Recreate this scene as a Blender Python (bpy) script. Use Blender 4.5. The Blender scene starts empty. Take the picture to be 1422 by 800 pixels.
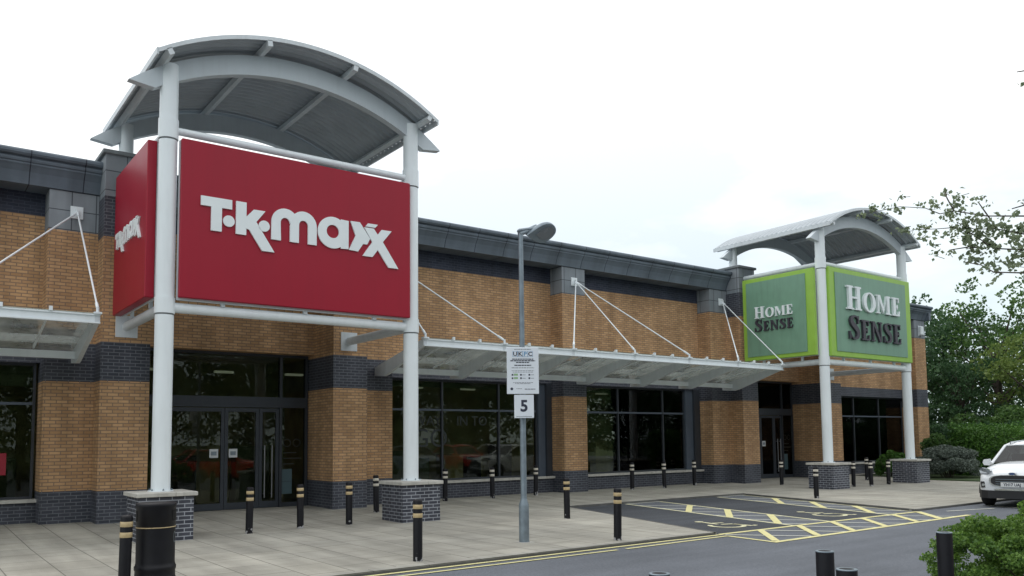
import bpy, bmesh, math, random
import numpy as np
from mathutils import Vector, Matrix
R = math.radians
S = bpy.context.scene
COL = S.collection

# ------------------------------------------------------------------ camera, sky, sun, exposure
cam_d = bpy.data.cameras.new('camera'); cam = bpy.data.objects.new('camera', cam_d); COL.objects.link(cam); S.camera = cam
cam_d.sensor_fit = 'HORIZONTAL'; cam_d.sensor_width = 36.0
cam_d.lens = 1148.27/1422*36
cam_d.shift_x = 0.00105; cam_d.shift_y = 0.0855
cam_d.clip_start = 0.05; cam_d.clip_end = 3000
YAW, PITCH, ROLL = .6394, .0775, .0105
fw = Vector((math.sin(YAW)*math.cos(PITCH), math.cos(YAW)*math.cos(PITCH), math.sin(PITCH)))
rt = Vector((math.cos(YAW), -math.sin(YAW), 0)); up = rt.cross(fw)
r2 = rt*math.cos(ROLL) - up*math.sin(ROLL); u2 = rt*math.sin(ROLL) + up*math.cos(ROLL)
cam.matrix_world = Matrix(((r2.x,u2.x,-fw.x,0),(r2.y,u2.y,-fw.y,0),(r2.z,u2.z,-fw.z,1.8),(0,0,0,1)))

SUN_EL, SUN_AZ = R(62), R(350)      # azimuth clockwise from +Y
w = bpy.data.worlds.new('World'); S.world = w; w.use_nodes = True
nt = w.node_tree; N = nt.nodes; Lk = nt.links
bg = N['Background']; bg.inputs['Strength'].default_value = 0.1
sky = N.new('ShaderNodeTexSky'); sky.sky_type = 'NISHITA'; sky.sun_disc = False
sky.sun_elevation = SUN_EL; sky.sun_rotation = SUN_AZ
tc = N.new('ShaderNodeTexCoord'); mp = N.new('ShaderNodeMapping'); mp.inputs['Scale'].default_value = (1,1,2.6)
nz = N.new('ShaderNodeTexNoise'); nz.inputs['Scale'].default_value = 2.2; nz.inputs['Detail'].default_value = 6; nz.inputs['Roughness'].default_value = .55
cr = N.new('ShaderNodeValToRGB'); cr.color_ramp.elements[0].position = .40; cr.color_ramp.elements[0].color = (.70,.70,.70,1)
cr.color_ramp.elements[1].position = .52; cr.color_ramp.elements[1].color = (1,1,1,1)
mx = N.new('ShaderNodeMixRGB')
sx = N.new('ShaderNodeSeparateXYZ'); Lk.new(tc.outputs['Generated'], sx.inputs[0])
hz = N.new('ShaderNodeValToRGB'); hz.color_ramp.elements[0].position = .10; hz.color_ramp.elements[0].color = (.62,.72,.745,1); hz.color_ramp.elements[1].position = .36; hz.color_ramp.elements[1].color = (1.0,1.02,1.03,1)
Lk.new(sx.outputs[2], hz.inputs[0]); sk = N.new('ShaderNodeVectorMath'); sk.operation='SCALE'; sk.inputs['Scale'].default_value = 11.0; Lk.new(hz.outputs[0], sk.inputs[0]); Lk.new(sk.outputs[0], mx.inputs[2])
Lk.new(tc.outputs['Generated'], mp.inputs['Vector']); Lk.new(mp.outputs[0], nz.inputs['Vector']); Lk.new(nz.outputs['Fac'], cr.inputs[0])
Lk.new(cr.outputs[0], mx.inputs[0]); Lk.new(sky.outputs[0], mx.inputs[1]); Lk.new(mx.outputs[0], bg.inputs['Color'])
sl = bpy.data.lights.new('sun', 'SUN'); sl.energy = 0.7; sl.angle = R(25); sl.color = (1,.96,.9)
so = bpy.data.objects.new('sun', sl); COL.objects.link(so)
sd = Vector((math.sin(SUN_AZ)*math.cos(SUN_EL), math.cos(SUN_AZ)*math.cos(SUN_EL), math.sin(SUN_EL)))
so.rotation_euler = sd.to_track_quat('Z','Y').to_euler(); so.location = (0,0,30)
S.view_settings.view_transform = 'Standard'; S.view_settings.look = 'None'
S.view_settings.exposure = 0.3; S.view_settings.gamma = 1.0; S.view_settings.use_curve_mapping = False
S.render.engine = 'CYCLES'
S.cycles.max_bounces = 8; S.cycles.transparent_max_bounces = 12

# ------------------------------------------------------------------ materials
def newmat(name):
    m = bpy.data.materials.new(name); m.use_nodes = True
    return m, m.node_tree.nodes, m.node_tree.links, m.node_tree.nodes['Principled BSDF']
def set_p(b, col=None, rough=None, metal=None, coat=None, spec=None):
    if col is not None: b.inputs['Base Color'].default_value = (*col,1)
    if rough is not None: b.inputs['Roughness'].default_value = rough
    if metal is not None: b.inputs['Metallic'].default_value = metal
    if coat is not None: b.inputs['Coat Weight'].default_value = coat
    if spec is not None: b.inputs['Specular IOR Level'].default_value = spec
def plain(name, col, rough=.5, metal=0, coat=0, var=.12, vs=3.0, bump=0, bs=60, spec=.5, dirt=None):
    """base colour broken by two scales of noise, optional fine bump and streaky dirt"""
    m,n,l,b = newmat(name); set_p(b, None, rough, metal, coat, spec)
    t = n.new('ShaderNodeTexCoord'); a = n.new('ShaderNodeTexNoise'); a.inputs['Scale'].default_value = vs; a.inputs['Detail'].default_value = 8
    l.new(t.outputs['Object'], a.inputs['Vector'])
    mr = n.new('ShaderNodeMapRange'); mr.inputs[1].default_value = .3; mr.inputs[2].default_value = .7
    mr.inputs[3].default_value = 1-var; mr.inputs[4].default_value = 1+var
    l.new(a.outputs['Fac'], mr.inputs[0])
    mul = n.new('ShaderNodeVectorMath'); mul.operation = 'SCALE'; mul.inputs[0].default_value = col
    l.new(mr.outputs[0], mul.inputs['Scale'])
    out = mul.outputs[0]
    if dirt:
        dcol, amt = dirt
        mp = n.new('ShaderNodeMapping'); mp.inputs['Scale'].default_value = (5,5,.5); l.new(t.outputs['Object'], mp.inputs[0])
        d = n.new('ShaderNodeTexNoise'); d.inputs['Scale'].default_value = 1.6; d.inputs['Detail'].default_value = 7; l.new(mp.outputs[0], d.inputs['Vector'])
        r = n.new('ShaderNodeMapRange'); r.inputs[1].default_value = .48; r.inputs[2].default_value = .75; r.inputs[3].default_value = 0; r.inputs[4].default_value = amt
        l.new(d.outputs['Fac'], r.inputs[0])
        x = n.new('ShaderNodeMixRGB'); x.inputs[2].default_value = (*dcol,1); l.new(r.outputs[0], x.inputs[0]); l.new(out, x.inputs[1]); out = x.outputs[0]
    l.new(out, b.inputs['Base Color'])
    rr = n.new('ShaderNodeMapRange'); rr.inputs[3].default_value = max(0,rough-.08); rr.inputs[4].default_value = min(1,rough+.08)
    l.new(a.outputs['Fac'], rr.inputs[0]); l.new(rr.outputs[0], b.inputs['Roughness'])
    if bump:
        c = n.new('ShaderNodeTexNoise'); c.inputs['Scale'].default_value = bs; c.inputs['Detail'].default_value = 4; l.new(t.outputs['Object'], c.inputs['Vector'])
        bp = n.new('ShaderNodeBump'); bp.inputs['Strength'].default_value = bump; bp.inputs['Distance'].default_value = .01
        l.new(c.outputs['Fac'], bp.inputs['Height']); l.new(bp.outputs[0], b.inputs['Normal'])
    return m
def blocks(name, c1, c2, mortar, bw=.225, rh=.075, ms=.009, rough=.85, bump=.5, offset=.5, swap=False, var=.18, vs=.9, spec=.3, rot=0):
    """coursed brick, stone blocks, panels or slabs on the metre UVs"""
    m,n,l,b = newmat(name); set_p(b, None, rough, spec=spec)
    uv = n.new('ShaderNodeUVMap'); uv.uv_map = 'uv'
    src = uv.outputs[0]
    if swap:
        s = n.new('ShaderNodeSeparateXYZ'); c = n.new('ShaderNodeCombineXYZ'); l.new(src, s.inputs[0]); l.new(s.outputs[1], c.inputs[0]); l.new(s.outputs[0], c.inputs[1]); src = c.outputs[0]
    bt = n.new('ShaderNodeTexBrick'); bt.offset = offset; bt.inputs['Scale'].default_value = 1.0
    bt.inputs['Brick Width'].default_value = bw; bt.inputs['Row Height'].default_value = rh; bt.inputs['Mortar Size'].default_value = ms
    bt.inputs['Mortar Smooth'].default_value = .2
    bt.inputs['Color1'].default_value = (*c1,1); bt.inputs['Color2'].default_value = (*c2,1); bt.inputs['Mortar'].default_value = (*mortar,1)
    l.new(src, bt.inputs['Vector'])
    a = n.new('ShaderNodeTexNoise'); a.inputs['Scale'].default_value = vs; a.inputs['Detail'].default_value = 9; a.inputs['Roughness'].default_value = .65; l.new(src, a.inputs['Vector'])
    mr = n.new('ShaderNodeMapRange'); mr.inputs[1].default_value = .3; mr.inputs[2].default_value = .7; mr.inputs[3].default_value = 1-var; mr.inputs[4].default_value = 1+var
    l.new(a.outputs['Fac'], mr.inputs[0])
    mul = n.new('ShaderNodeVectorMath'); mul.operation = 'SCALE'; l.new(bt.outputs['Color'], mul.inputs[0]); l.new(mr.outputs[0], mul.inputs['Scale'])
    ms_ = n.new('ShaderNodeMapping'); ms_.inputs['Scale'].default_value = (1.7,.22,1); l.new(uv.outputs[0], ms_.inputs[0])
    st_ = n.new('ShaderNodeTexNoise'); st_.inputs['Scale'].default_value = 1.5; st_.inputs['Detail'].default_value = 6; l.new(ms_.outputs[0], st_.inputs['Vector'])
    sr_ = n.new('ShaderNodeMapRange'); sr_.inputs[1].default_value = .35; sr_.inputs[2].default_value = .65; sr_.inputs[3].default_value = .84; sr_.inputs[4].default_value = 1.12; l.new(st_.outputs['Fac'], sr_.inputs[0])
    mul2 = n.new('ShaderNodeVectorMath'); mul2.operation = 'SCALE'; l.new(mul.outputs[0], mul2.inputs[0]); l.new(sr_.outputs[0], mul2.inputs['Scale'])
    l.new(mul2.outputs[0], b.inputs['Base Color'])
    if bump:
        f = n.new('ShaderNodeTexNoise'); f.inputs['Scale'].default_value = 70; l.new(src, f.inputs['Vector'])
        ad = n.new('ShaderNodeMath'); ad.operation = 'MULTIPLY_ADD'; ad.inputs[1].default_value = -1.0; l.new(bt.outputs['Fac'], ad.inputs[0])
        sc = n.new('ShaderNodeMath'); sc.operation = 'MULTIPLY'; sc.inputs[1].default_value = .35; l.new(f.outputs['Fac'], sc.inputs[0]); l.new(sc.outputs[0], ad.inputs[2])
        bp = n.new('ShaderNodeBump'); bp.inputs['Strength'].default_value = bump; bp.inputs['Distance'].default_value = .008
        l.new(ad.outputs[0], bp.inputs['Height']); l.new(bp.outputs[0], b.inputs['Normal'])
    return m
def leafmat(name, c1, c2, sub=.25):
    m,n,l,b = newmat(name); set_p(b, None, .55, spec=.35)
    g = n.new('ShaderNodeNewGeometry'); t = n.new('ShaderNodeTexCoord')
    a = n.new('ShaderNodeTexNoise'); a.inputs['Scale'].default_value = .55; a.inputs['Detail'].default_value = 4; l.new(t.outputs['Object'], a.inputs['Vector'])
    ad = n.new('ShaderNodeMath'); ad.operation = 'MULTIPLY_ADD'; ad.inputs[1].default_value = .55; l.new(g.outputs['Random Per Island'], ad.inputs[0]); l.new(a.outputs['Fac'], ad.inputs[2])
    r = n.new('ShaderNodeMapRange'); r.inputs[1].default_value = .4; r.inputs[2].default_value = 1.05; l.new(ad.outputs[0], r.inputs[0])
    x = n.new('ShaderNodeMixRGB'); x.inputs[1].default_value = (*c1,1); x.inputs[2].default_value = (*c2,1); l.new(r.outputs[0], x.inputs[0])
    l.new(x.outputs[0], b.inputs['Base Color'])
    tr = n.new('ShaderNodeBsdfTranslucent'); l.new(x.outputs[0], tr.inputs['Color'])
    ms = n.new('ShaderNodeMixShader'); ms.inputs[0].default_value = sub
    l.new(b.outputs[0], ms.inputs[1]); l.new(tr.outputs[0], ms.inputs[2]); l.new(ms.outputs[0], n['Material Output'].inputs['Surface'])
    return m
def glassmat(name, tint, gloss_rough=.02, refl=1.0, dirt=0.0, dirtcol=(.3,.3,.28), wob=.0):
    """see-through pane with a Fresnel mirror and an optional film of grime"""
    m,n,l,b = newmat(name); n.remove(b)
    fr = n.new('ShaderNodeFresnel'); fr.inputs['IOR'].default_value = 1.45
    gl = n.new('ShaderNodeBsdfGlossy'); gl.inputs['Roughness'].default_value = gloss_rough; gl.inputs['Color'].default_value = (refl,refl,refl,1)
    tp = n.new('ShaderNodeBsdfTransparent'); tp.inputs['Color'].default_value = (*tint,1)
    t = n.new('ShaderNodeTexCoord')
    if wob:
        a = n.new('ShaderNodeTexNoise'); a.inputs['Scale'].default_value = .7; l.new(t.outputs['Object'], a.inputs['Vector'])
        bp = n.new('ShaderNodeBump'); bp.inputs['Strength'].default_value = wob; bp.inputs['Distance'].default_value = .05; l.new(a.outputs['Fac'], bp.inputs['Height']); l.new(bp.outputs[0], gl.inputs['Normal'])
    ms = n.new('ShaderNodeMixShader'); l.new(fr.outputs[0], ms.inputs[0]); l.new(tp.outputs[0], ms.inputs[1]); l.new(gl.outputs[0], ms.inputs[2])
    out = ms
    if dirt:
        d = n.new('ShaderNodeBsdfDiffuse'); d.inputs['Color'].default_value = (*dirtcol,1)
        tl = n.new('ShaderNodeBsdfTranslucent'); tl.inputs['Color'].default_value = (*dirtcol,1)
        dm = n.new('ShaderNodeMixShader'); dm.inputs[0].default_value = .75; l.new(d.outputs[0], dm.inputs[1]); l.new(tl.outputs[0], dm.inputs[2])
        a = n.new('ShaderNodeTexNoise'); a.inputs['Scale'].default_value = 2.5; a.inputs['Detail'].default_value = 8; l.new(t.outputs['Object'], a.inputs['Vector'])
        r = n.new('ShaderNodeMapRange'); r.inputs[1].default_value = .3; r.inputs[2].default_value = .7; r.inputs[3].default_value = dirt*.55; r.inputs[4].default_value = min(1,dirt*1.4); l.new(a.outputs['Fac'], r.inputs[0])
        m2 = n.new('ShaderNodeMixShader'); l.new(r.outputs[0], m2.inputs[0]); l.new(ms.outputs[0], m2.inputs[1]); l.new(dm.outputs[0], m2.inputs[2]); out = m2
    l.new(out.outputs[0], n['Material Output'].inputs['Surface'])
    return m
def emit(name, col, s):
    m,n,l,b = newmat(name); b.inputs['Base Color'].default_value = (*col,1); b.inputs['Emission Color'].default_value = (*col,1); b.inputs['Emission Strength'].default_value = s
    return m

TAN = blocks('tan_brick', (.57,.355,.185), (.41,.24,.12), (.25,.175,.12), ms=.011, var=.16, vs=.6)
NAVY = blocks('blue_brick', (.036,.041,.056), (.058,.063,.082), (.135,.145,.165), ms=.009, rough=.5, spec=.4, var=.25)
NAVYP = blocks('plinth_brick', (.03,.034,.05), (.06,.065,.085), (.33,.35,.39), ms=.009, rough=.5, spec=.5, var=.25)
NAVYD = blocks('upper_blue_brick', (.022,.028,.05), (.04,.048,.075), (.06,.07,.1), ms=.008, rough=.6, spec=.4, var=.25)
STONE = blocks('grey_stone', (.22,.25,.275), (.26,.285,.31), (.08,.09,.105), bw=.5, rh=.44, ms=.012, bump=.25, offset=0, rough=.8, var=.12)
CORN = blocks('grey_cornice', (.125,.155,.19), (.14,.172,.205), (.03,.035,.05), bw=1.07, rh=30, ms=.013, bump=.2, offset=0, rough=.6, var=.14, spec=.4)
COPE = plain('grey_coping', (.17,.19,.2), .75, var=.15, bump=.2)
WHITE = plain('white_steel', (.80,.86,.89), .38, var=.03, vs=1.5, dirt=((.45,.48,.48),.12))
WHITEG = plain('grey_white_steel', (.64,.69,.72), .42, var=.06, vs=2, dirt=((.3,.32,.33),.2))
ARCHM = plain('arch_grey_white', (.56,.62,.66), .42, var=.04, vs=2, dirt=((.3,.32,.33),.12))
ROOFM = plain('corrugated_grey', (.44,.48,.51), .45, .25, var=.08, vs=2)
SLAB = plain('pale_coping_slab', (.5,.49,.45), .8, var=.12, bump=.3, dirt=((.2,.19,.17),.4))
FRAME = plain('dark_frame', (.036,.042,.052), .4, var=.1)
DOORM = plain('door_rail', (.032,.04,.052), .45, var=.08)
PANEL = plain('grey_panel', (.075,.095,.125), .45, var=.08)
BLACK = plain('black_plastic', (.006,.006,.009), .5, var=.3, vs=6, spec=.3)
GOLD = plain('gold_band', (.52,.4,.22), .4, var=.12, vs=20)
PALEBAND = plain('pale_band', (.62,.58,.5), .4, var=.12, vs=20)
RED = plain('red_panel', (.325,.005,.024), .42, coat=.0, var=.03, vs=.8, spec=.35, dirt=((.19,.006,.02),.12))
LETW = plain('white_letter', (.8,.86,.88), .4, var=.03)
LETD = plain('dark_letter', (.045,.04,.055), .45, var=.05)
LIME = plain('lime_border', (.30,.53,.075), .4, var=.05, dirt=((.12,.25,.03),.15))
SAGE = plain('sage_panel', (.175,.33,.235), .4, var=.05, dirt=((.08,.13,.11),.2))
GALV = plain('galvanised', (.22,.27,.31), .45, .45, var=.18, vs=8, dirt=((.12,.13,.13),.4))
SIGNW = plain('sign_white', (.75,.8,.86), .4, var=.03)
SIGNK = plain('sign_ink', (.03,.035,.06), .5, var=.05)
SIGNG = plain('sign_green', (.28,.45,.25), .5, var=.05)
SIGNB = plain('sign_blue_ink', (.12,.3,.5), .5, var=.05)
GLASS = glassmat('window_glass', (.72,.75,.66), .0, .68, wob=.03)
ROOFG = glassmat('canopy_glass', (.7,.76,.74), .05, .8, dirt=.32, dirtcol=(.72,.74,.70))
INT = plain('dark_interior', (.36,.33,.2), .8, var=.35, vs=1.3)
INTW = plain('blind_fabric', (.12,.15,.11), .8, var=.1)
NOTICE = plain('notice_dull_blue', (.07,.12,.14), .5, var=.08)
STICK = plain('sticker_white', (.6,.63,.65), .5, var=.05)
GHOST = plain('faint_vinyl', (.018,.024,.022), .5, var=.2)
LAMPG = emit('shop_ceiling_lamp', (.75,.8,.7), .12)
POST = plain('poster_red', (.32,.012,.03), .5, var=.08)
POSTK = plain('poster_text', (.42,.09,.1), .5, var=.08)
STEEL = plain('brushed_steel', (.3,.31,.33), .35, .8, var=.08)

def ground_mats():
    # slabs
    pv = blocks('pavement_slabs', (.40,.385,.335), (.345,.335,.295), (.13,.125,.11), bw=.9, rh=.65, ms=.009, rough=.9, bump=.35, swap=True, var=.16, vs=.55)
    n,l = pv.node_tree.nodes, pv.node_tree.links
    b = n['Principled BSDF']; src = b.inputs['Base Color'].links[0].from_socket
    uv = [x for x in n if x.type=='UVMAP'][0]
    mp = n.new('ShaderNodeMapping'); mp.inputs['Scale'].default_value = (.22,.9,1); l.new(uv.outputs[0], mp.inputs[0])
    a = n.new('ShaderNodeTexNoise'); a.inputs['Scale'].default_value = 1.1; a.inputs['Detail'].default_value = 8; a.inputs['Roughness'].default_value = .7; l.new(mp.outputs[0], a.inputs['Vector'])
    r = n.new('ShaderNodeMapRange'); r.inputs[1].default_value = .42; r.inputs[2].default_value = .68; r.inputs[3].default_value = 0; r.inputs[4].default_value = .45; l.new(a.outputs['Fac'], r.inputs[0])
    x = n.new('ShaderNodeMixRGB'); x.inputs[2].default_value = (.19,.18,.15,1); l.new(r.outputs[0], x.inputs[0]); l.new(src, x.inputs[1])
    sp = n.new('ShaderNodeTexNoise'); sp.inputs['Scale'].default_value = 130; sp.inputs['Detail'].default_value = 2; l.new(uv.outputs[0], sp.inputs['Vector'])
    r2_ = n.new('ShaderNodeMapRange'); r2_.inputs[1].default_value = .3; r2_.inputs[2].default_value = .7; r2_.inputs[3].default_value = .8; r2_.inputs[4].default_value = 1.2; l.new(sp.outputs['Fac'], r2_.inputs[0])
    vg = n.new('ShaderNodeTexVoronoi'); vg.inputs['Scale'].default_value = 2.3; l.new(uv.outputs[0], vg.inputs['Vector'])
    gr = n.new('ShaderNodeMapRange'); gr.inputs[1].default_value = .035; gr.inputs[2].default_value = .075; gr.inputs[3].default_value = .45; gr.inputs[4].default_value = 0; l.new(vg.outputs['Distance'], gr.inputs[0])
    xg = n.new('ShaderNodeMixRGB'); xg.inputs[2].default_value = (.12,.12,.11,1); l.new(gr.outputs[0], xg.inputs[0]); l.new(x.outputs[0], xg.inputs[1]); x = xg
    m = n.new('ShaderNodeVectorMath'); m.operation='SCALE'; l.new(x.outputs[0], m.inputs[0]); l.new(r2_.outputs[0], m.inputs['Scale']); l.new(m.outputs[0], b.inputs['Base Color'])
    def asphalt(name, col, var=.14):
        m,n,l,b = newmat(name); set_p(b, None, .85, spec=.35)
        t = n.new('ShaderNodeTexCoord')
        a = n.new('ShaderNodeTexNoise'); a.inputs['Scale'].default_value = .5; a.inputs['Detail'].default_value = 7; l.new(t.outputs['Object'], a.inputs['Vector'])
        f = n.new('ShaderNodeTexNoise'); f.inputs['Scale'].default_value = 85; f.inputs['Detail'].default_value = 3; f.inputs['Roughness'].default_value = .8; l.new(t.outputs['Object'], f.inputs['Vector'])
        r1 = n.new('ShaderNodeMapRange'); r1.inputs[1].default_value = .3; r1.inputs[2].default_value = .7; r1.inputs[3].default_value = 1-var; r1.inputs[4].default_value = 1+var; l.new(a.outputs['Fac'], r1.inputs[0])
        r3 = n.new('ShaderNodeMapRange'); r3.inputs[1].default_value = .3; r3.inputs[2].default_value = .7; r3.inputs[3].default_value = .6; r3.inputs[4].default_value = 1.4; l.new(f.outputs['Fac'], r3.inputs[0])
        mw = n.new('ShaderNodeMapping'); mw.inputs['Scale'].default_value = (.12,1.3,1); l.new(t.outputs['Object'], mw.inputs[0])
        wn = n.new('ShaderNodeTexNoise'); wn.inputs['Scale'].default_value = 1.2; wn.inputs['Detail'].default_value = 5; l.new(mw.outputs[0], wn.inputs['Vector'])
        wr = n.new('ShaderNodeMapRange'); wr.inputs[1].default_value = .35; wr.inputs[2].default_value = .65; wr.inputs[3].default_value = .86; wr.inputs[4].default_value = 1.1; l.new(wn.outputs['Fac'], wr.inputs[0])
        vo = n.new('ShaderNodeTexNoise'); vo.inputs['Scale'].default_value = 22; vo.inputs['Detail'].default_value = 4; vo.inputs['Roughness'].default_value=.75; l.new(t.outputs['Object'], vo.inputs['Vector'])
        vr = n.new('ShaderNodeMapRange'); vr.inputs[1].default_value = .35; vr.inputs[2].default_value = .65; vr.inputs[3].default_value = .86; vr.inputs[4].default_value = 1.14; l.new(vo.outputs['Fac'], vr.inputs[0])
        m0 = n.new('ShaderNodeMath'); m0.operation='MULTIPLY'; l.new(r1.outputs[0], m0.inputs[0]); l.new(wr.outputs[0], m0.inputs[1])
        m1 = n.new('ShaderNodeMath'); m1.operation='MULTIPLY'; l.new(m0.outputs[0], m1.inputs[0]); l.new(vr.outputs[0], m1.inputs[1])
        mu = n.new('ShaderNodeMath'); mu.operation='MULTIPLY'; l.new(m1.outputs[0], mu.inputs[0]); l.new(r3.outputs[0], mu.inputs[1])
        v = n.new('ShaderNodeVectorMath'); v.operation='SCALE'; v.inputs[0].default_value = col; l.new(mu.outputs[0], v.inputs['Scale']); l.new(v.outputs[0], b.inputs['Base Color'])
        bp = n.new('ShaderNodeBump'); bp.inputs['Strength'].default_value = .5; bp.inputs['Distance'].default_value = .006; l.new(f.outputs['Fac'], bp.inputs['Height']); l.new(bp.outputs[0], b.inputs['Normal'])
        return m
    def paint(name, col):
        m,n,l,b = newmat(name); set_p(b, None, .75)
        t = n.new('ShaderNodeTexCoord')
        f = n.new('ShaderNodeTexNoise'); f.inputs['Scale'].default_value = 9; f.inputs['Detail'].default_value = 10; f.inputs['Roughness'].default_value = .75; l.new(t.outputs['Object'], f.inputs['Vector'])
        r = n.new('ShaderNodeMapRange'); r.inputs[1].default_value = .54; r.inputs[2].default_value = .7; r.inputs[3].default_value = 0; r.inputs[4].default_value = .6; l.new(f.outputs['Fac'], r.inputs[0])
        x = n.new('ShaderNodeMixRGB'); x.inputs[1].default_value = (*col,1); x.inputs[2].default_value = (.13,.135,.14,1); l.new(r.outputs[0], x.inputs[0]); l.new(x.outputs[0], b.inputs['Base Color'])
        return m
    return pv, asphalt('asphalt_grey', (.125,.137,.158)), asphalt('asphalt_dark', (.052,.058,.068)), paint('yellow_paint', (.68,.63,.31)), paint('cream_paint', (.66,.64,.42)), paint('white_paint', (.62,.63,.56))
PAVE, ASPH, ASPHD, YEL, CREAM, WPAINT = ground_mats()
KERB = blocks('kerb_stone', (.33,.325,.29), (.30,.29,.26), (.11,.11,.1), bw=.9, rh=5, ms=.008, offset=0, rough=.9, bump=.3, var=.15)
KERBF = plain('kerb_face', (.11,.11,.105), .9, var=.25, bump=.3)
SOIL = plain('verge_grass', (.045,.075,.025), .95, var=.4, vs=1.5, bump=.6, bs=20)

# ------------------------------------------------------------------ mesh helpers
class MB:
    def __init__(s): s.v=[]; s.f=[]; s.m=[]; s.mats=[]; s.smooth=[]
    def mi(s, mat):
        if mat not in s.mats: s.mats.append(mat)
        return s.mats.index(mat)
    def add(s, vs, fs, mat, smooth=False):
        o=len(s.v); s.v += [tuple(p) for p in vs]; i=s.mi(mat)
        for f in fs: s.f.append([o+k for k in f]); s.m.append(i); s.smooth.append(smooth)
        return s
    def box(s, x0,x1,y0,y1,z0,z1, mat, bev=0):
        if bev:
            b=bev; xs=[x0,x1]; 
            vs=[]
            bm=bmesh.new(); bmesh.ops.create_cube(bm,size=1)
            for v in bm.verts: v.co=Vector(((x0+x1)/2+v.co.x*(x1-x0),(y0+y1)/2+v.co.y*(y1-y0),(z0+z1)/2+v.co.z*(z1-z0)))
            bmesh.ops.bevel(bm, geom=list(bm.edges), offset=b, segments=1, affect='EDGES')
            bm.verts.index_update(); vs=[v.co.copy() for v in bm.verts]; fs=[[v.index for v in f.verts] for f in bm.faces]; bm.free()
            return s.add(vs,fs,mat)
        vs=[(x0,y0,z0),(x1,y0,z0),(x1,y1,z0),(x0,y1,z0),(x0,y0,z1),(x1,y0,z1),(x1,y1,z1),(x0,y1,z1)]
        return s.add(vs,[(0,3,2,1),(4,5,6,7),(0,1,5,4),(1,2,6,5),(2,3,7,6),(3,0,4,7)],mat)
    def prism(s, pts, z0, z1, mat, axis='Z', flip=False):
        """polygon (a,b) extruded; axis Z: (x,y); Y: (x,z) along y; X: (y,z) along x"""
        def P(a,b,c): return (a,b,c) if axis=='Z' else (a,c,b) if axis=='Y' else (c,a,b)
        n=len(pts); vs=[P(a,b,z0) for a,b in pts]+[P(a,b,z1) for a,b in pts]
        fs=[list(range(n))[::-1], list(range(n,2*n))]+[[i,(i+1)%n,n+(i+1)%n,n+i] for i in range(n)]
        return s.add(vs,fs,mat)
    def tube(s, p0, p1, r0, r1=None, mat=None, seg=12, cap=True, smooth=True):
        r1 = r0 if r1 is None else r1
        p0=Vector(p0); p1=Vector(p1); d=(p1-p0).normalized()
        a = Vector((0,0,1)) if abs(d.z)<.95 else Vector((1,0,0)); u=d.cross(a).normalized(); v=d.cross(u)
        vs=[]
        for p,r in ((p0,r0),(p1,r1)):
            for i in range(seg): t=2*math.pi*i/seg; vs.append(p+u*(r*math.cos(t))+v*(r*math.sin(t)))
        s.add(vs,[[i,(i+1)%seg,seg+(i+1)%seg,seg+i] for i in range(seg)],mat,smooth)
        if cap: s.add(vs,[list(range(seg))[::-1],list(range(seg,2*seg))],mat)
        return s
    def lathe(s, prof, c, mat, seg=24, smooth=True):
        vs=[];n=len(prof)
        for r,z in prof:
            for i in range(seg): t=2*math.pi*i/seg; vs.append((c[0]+r*math.cos(t),c[1]+r*math.sin(t),c[2]+z))
        fs=[[j*seg+i,j*seg+(i+1)%seg,(j+1)*seg+(i+1)%seg,(j+1)*seg+i] for j in range(n-1) for i in range(seg)]
        s.add(vs,fs,mat,smooth); s.add(vs[:seg],[list(range(seg))[::-1]],mat); s.add(vs[-seg:],[list(range(seg))],mat)
        return s
    def quad(s, a,b,c,d, mat): return s.add([a,b,c,d],[(0,1,2,3)],mat)
    def build(s, name, parent=None, local=False):
        me=bpy.data.meshes.new(name)
        off=Vector((0,0,0))
        if parent is not None and not local:
            q=parent
            while q.parent: q=q.parent
            off=q.location.copy()
        me.from_pydata([Vector(p)-off for p in s.v],[],s.f)
        for m in s.mats: me.materials.append(m)
        me.polygons.foreach_set('material_index', s.m)
        me.polygons.foreach_set('use_smooth', s.smooth)
        me.update()
        uvl=me.uv_layers.new(name='uv')
        for p in me.polygons:
            n=p.normal; ax=0 if abs(n.x)>=abs(n.y) and abs(n.x)>=abs(n.z) else 1 if abs(n.y)>=abs(n.z) else 2
            for li in p.loop_indices:
                c=me.vertices[me.loops[li].vertex_index].co+off
                uvl.data[li].uv=(c.y,c.z) if ax==0 else (c.x,c.z) if ax==1 else (c.x,c.y)
        o=bpy.data.objects.new(name,me); COL.objects.link(o)
        if parent is not None: o.parent=parent
        return o
def tag(o,label=None,cat=None,group=None,kind=None):
    if label: o['label']=label
    if cat: o['category']=cat
    if group: o['group']=group
    if kind: o['kind']=kind
    return o
def thing(name,label,cat,loc,rz=0,group=None):
    o=bpy.data.objects.new(name,None); o.location=loc; o.rotation_euler=(0,0,rz); o.empty_display_size=.3; COL.objects.link(o)
    return tag(o,label,cat,group)
def dup(root,loc,rz=None,label=None,group=None):
    kids={}
    for o in bpy.data.objects:
        if o.parent: kids.setdefault(o.parent,[]).append(o)
    def rec(o,par):
        c=o.copy(); COL.objects.link(c); c.parent=par
        for k in kids.get(o,[]): rec(k,c)
        return c
    r=rec(root,None); r.location=loc
    if rz is not None: r.rotation_euler=(0,0,rz)
    if label: r['label']=label
    if group: r['group']=group
    return r
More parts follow.
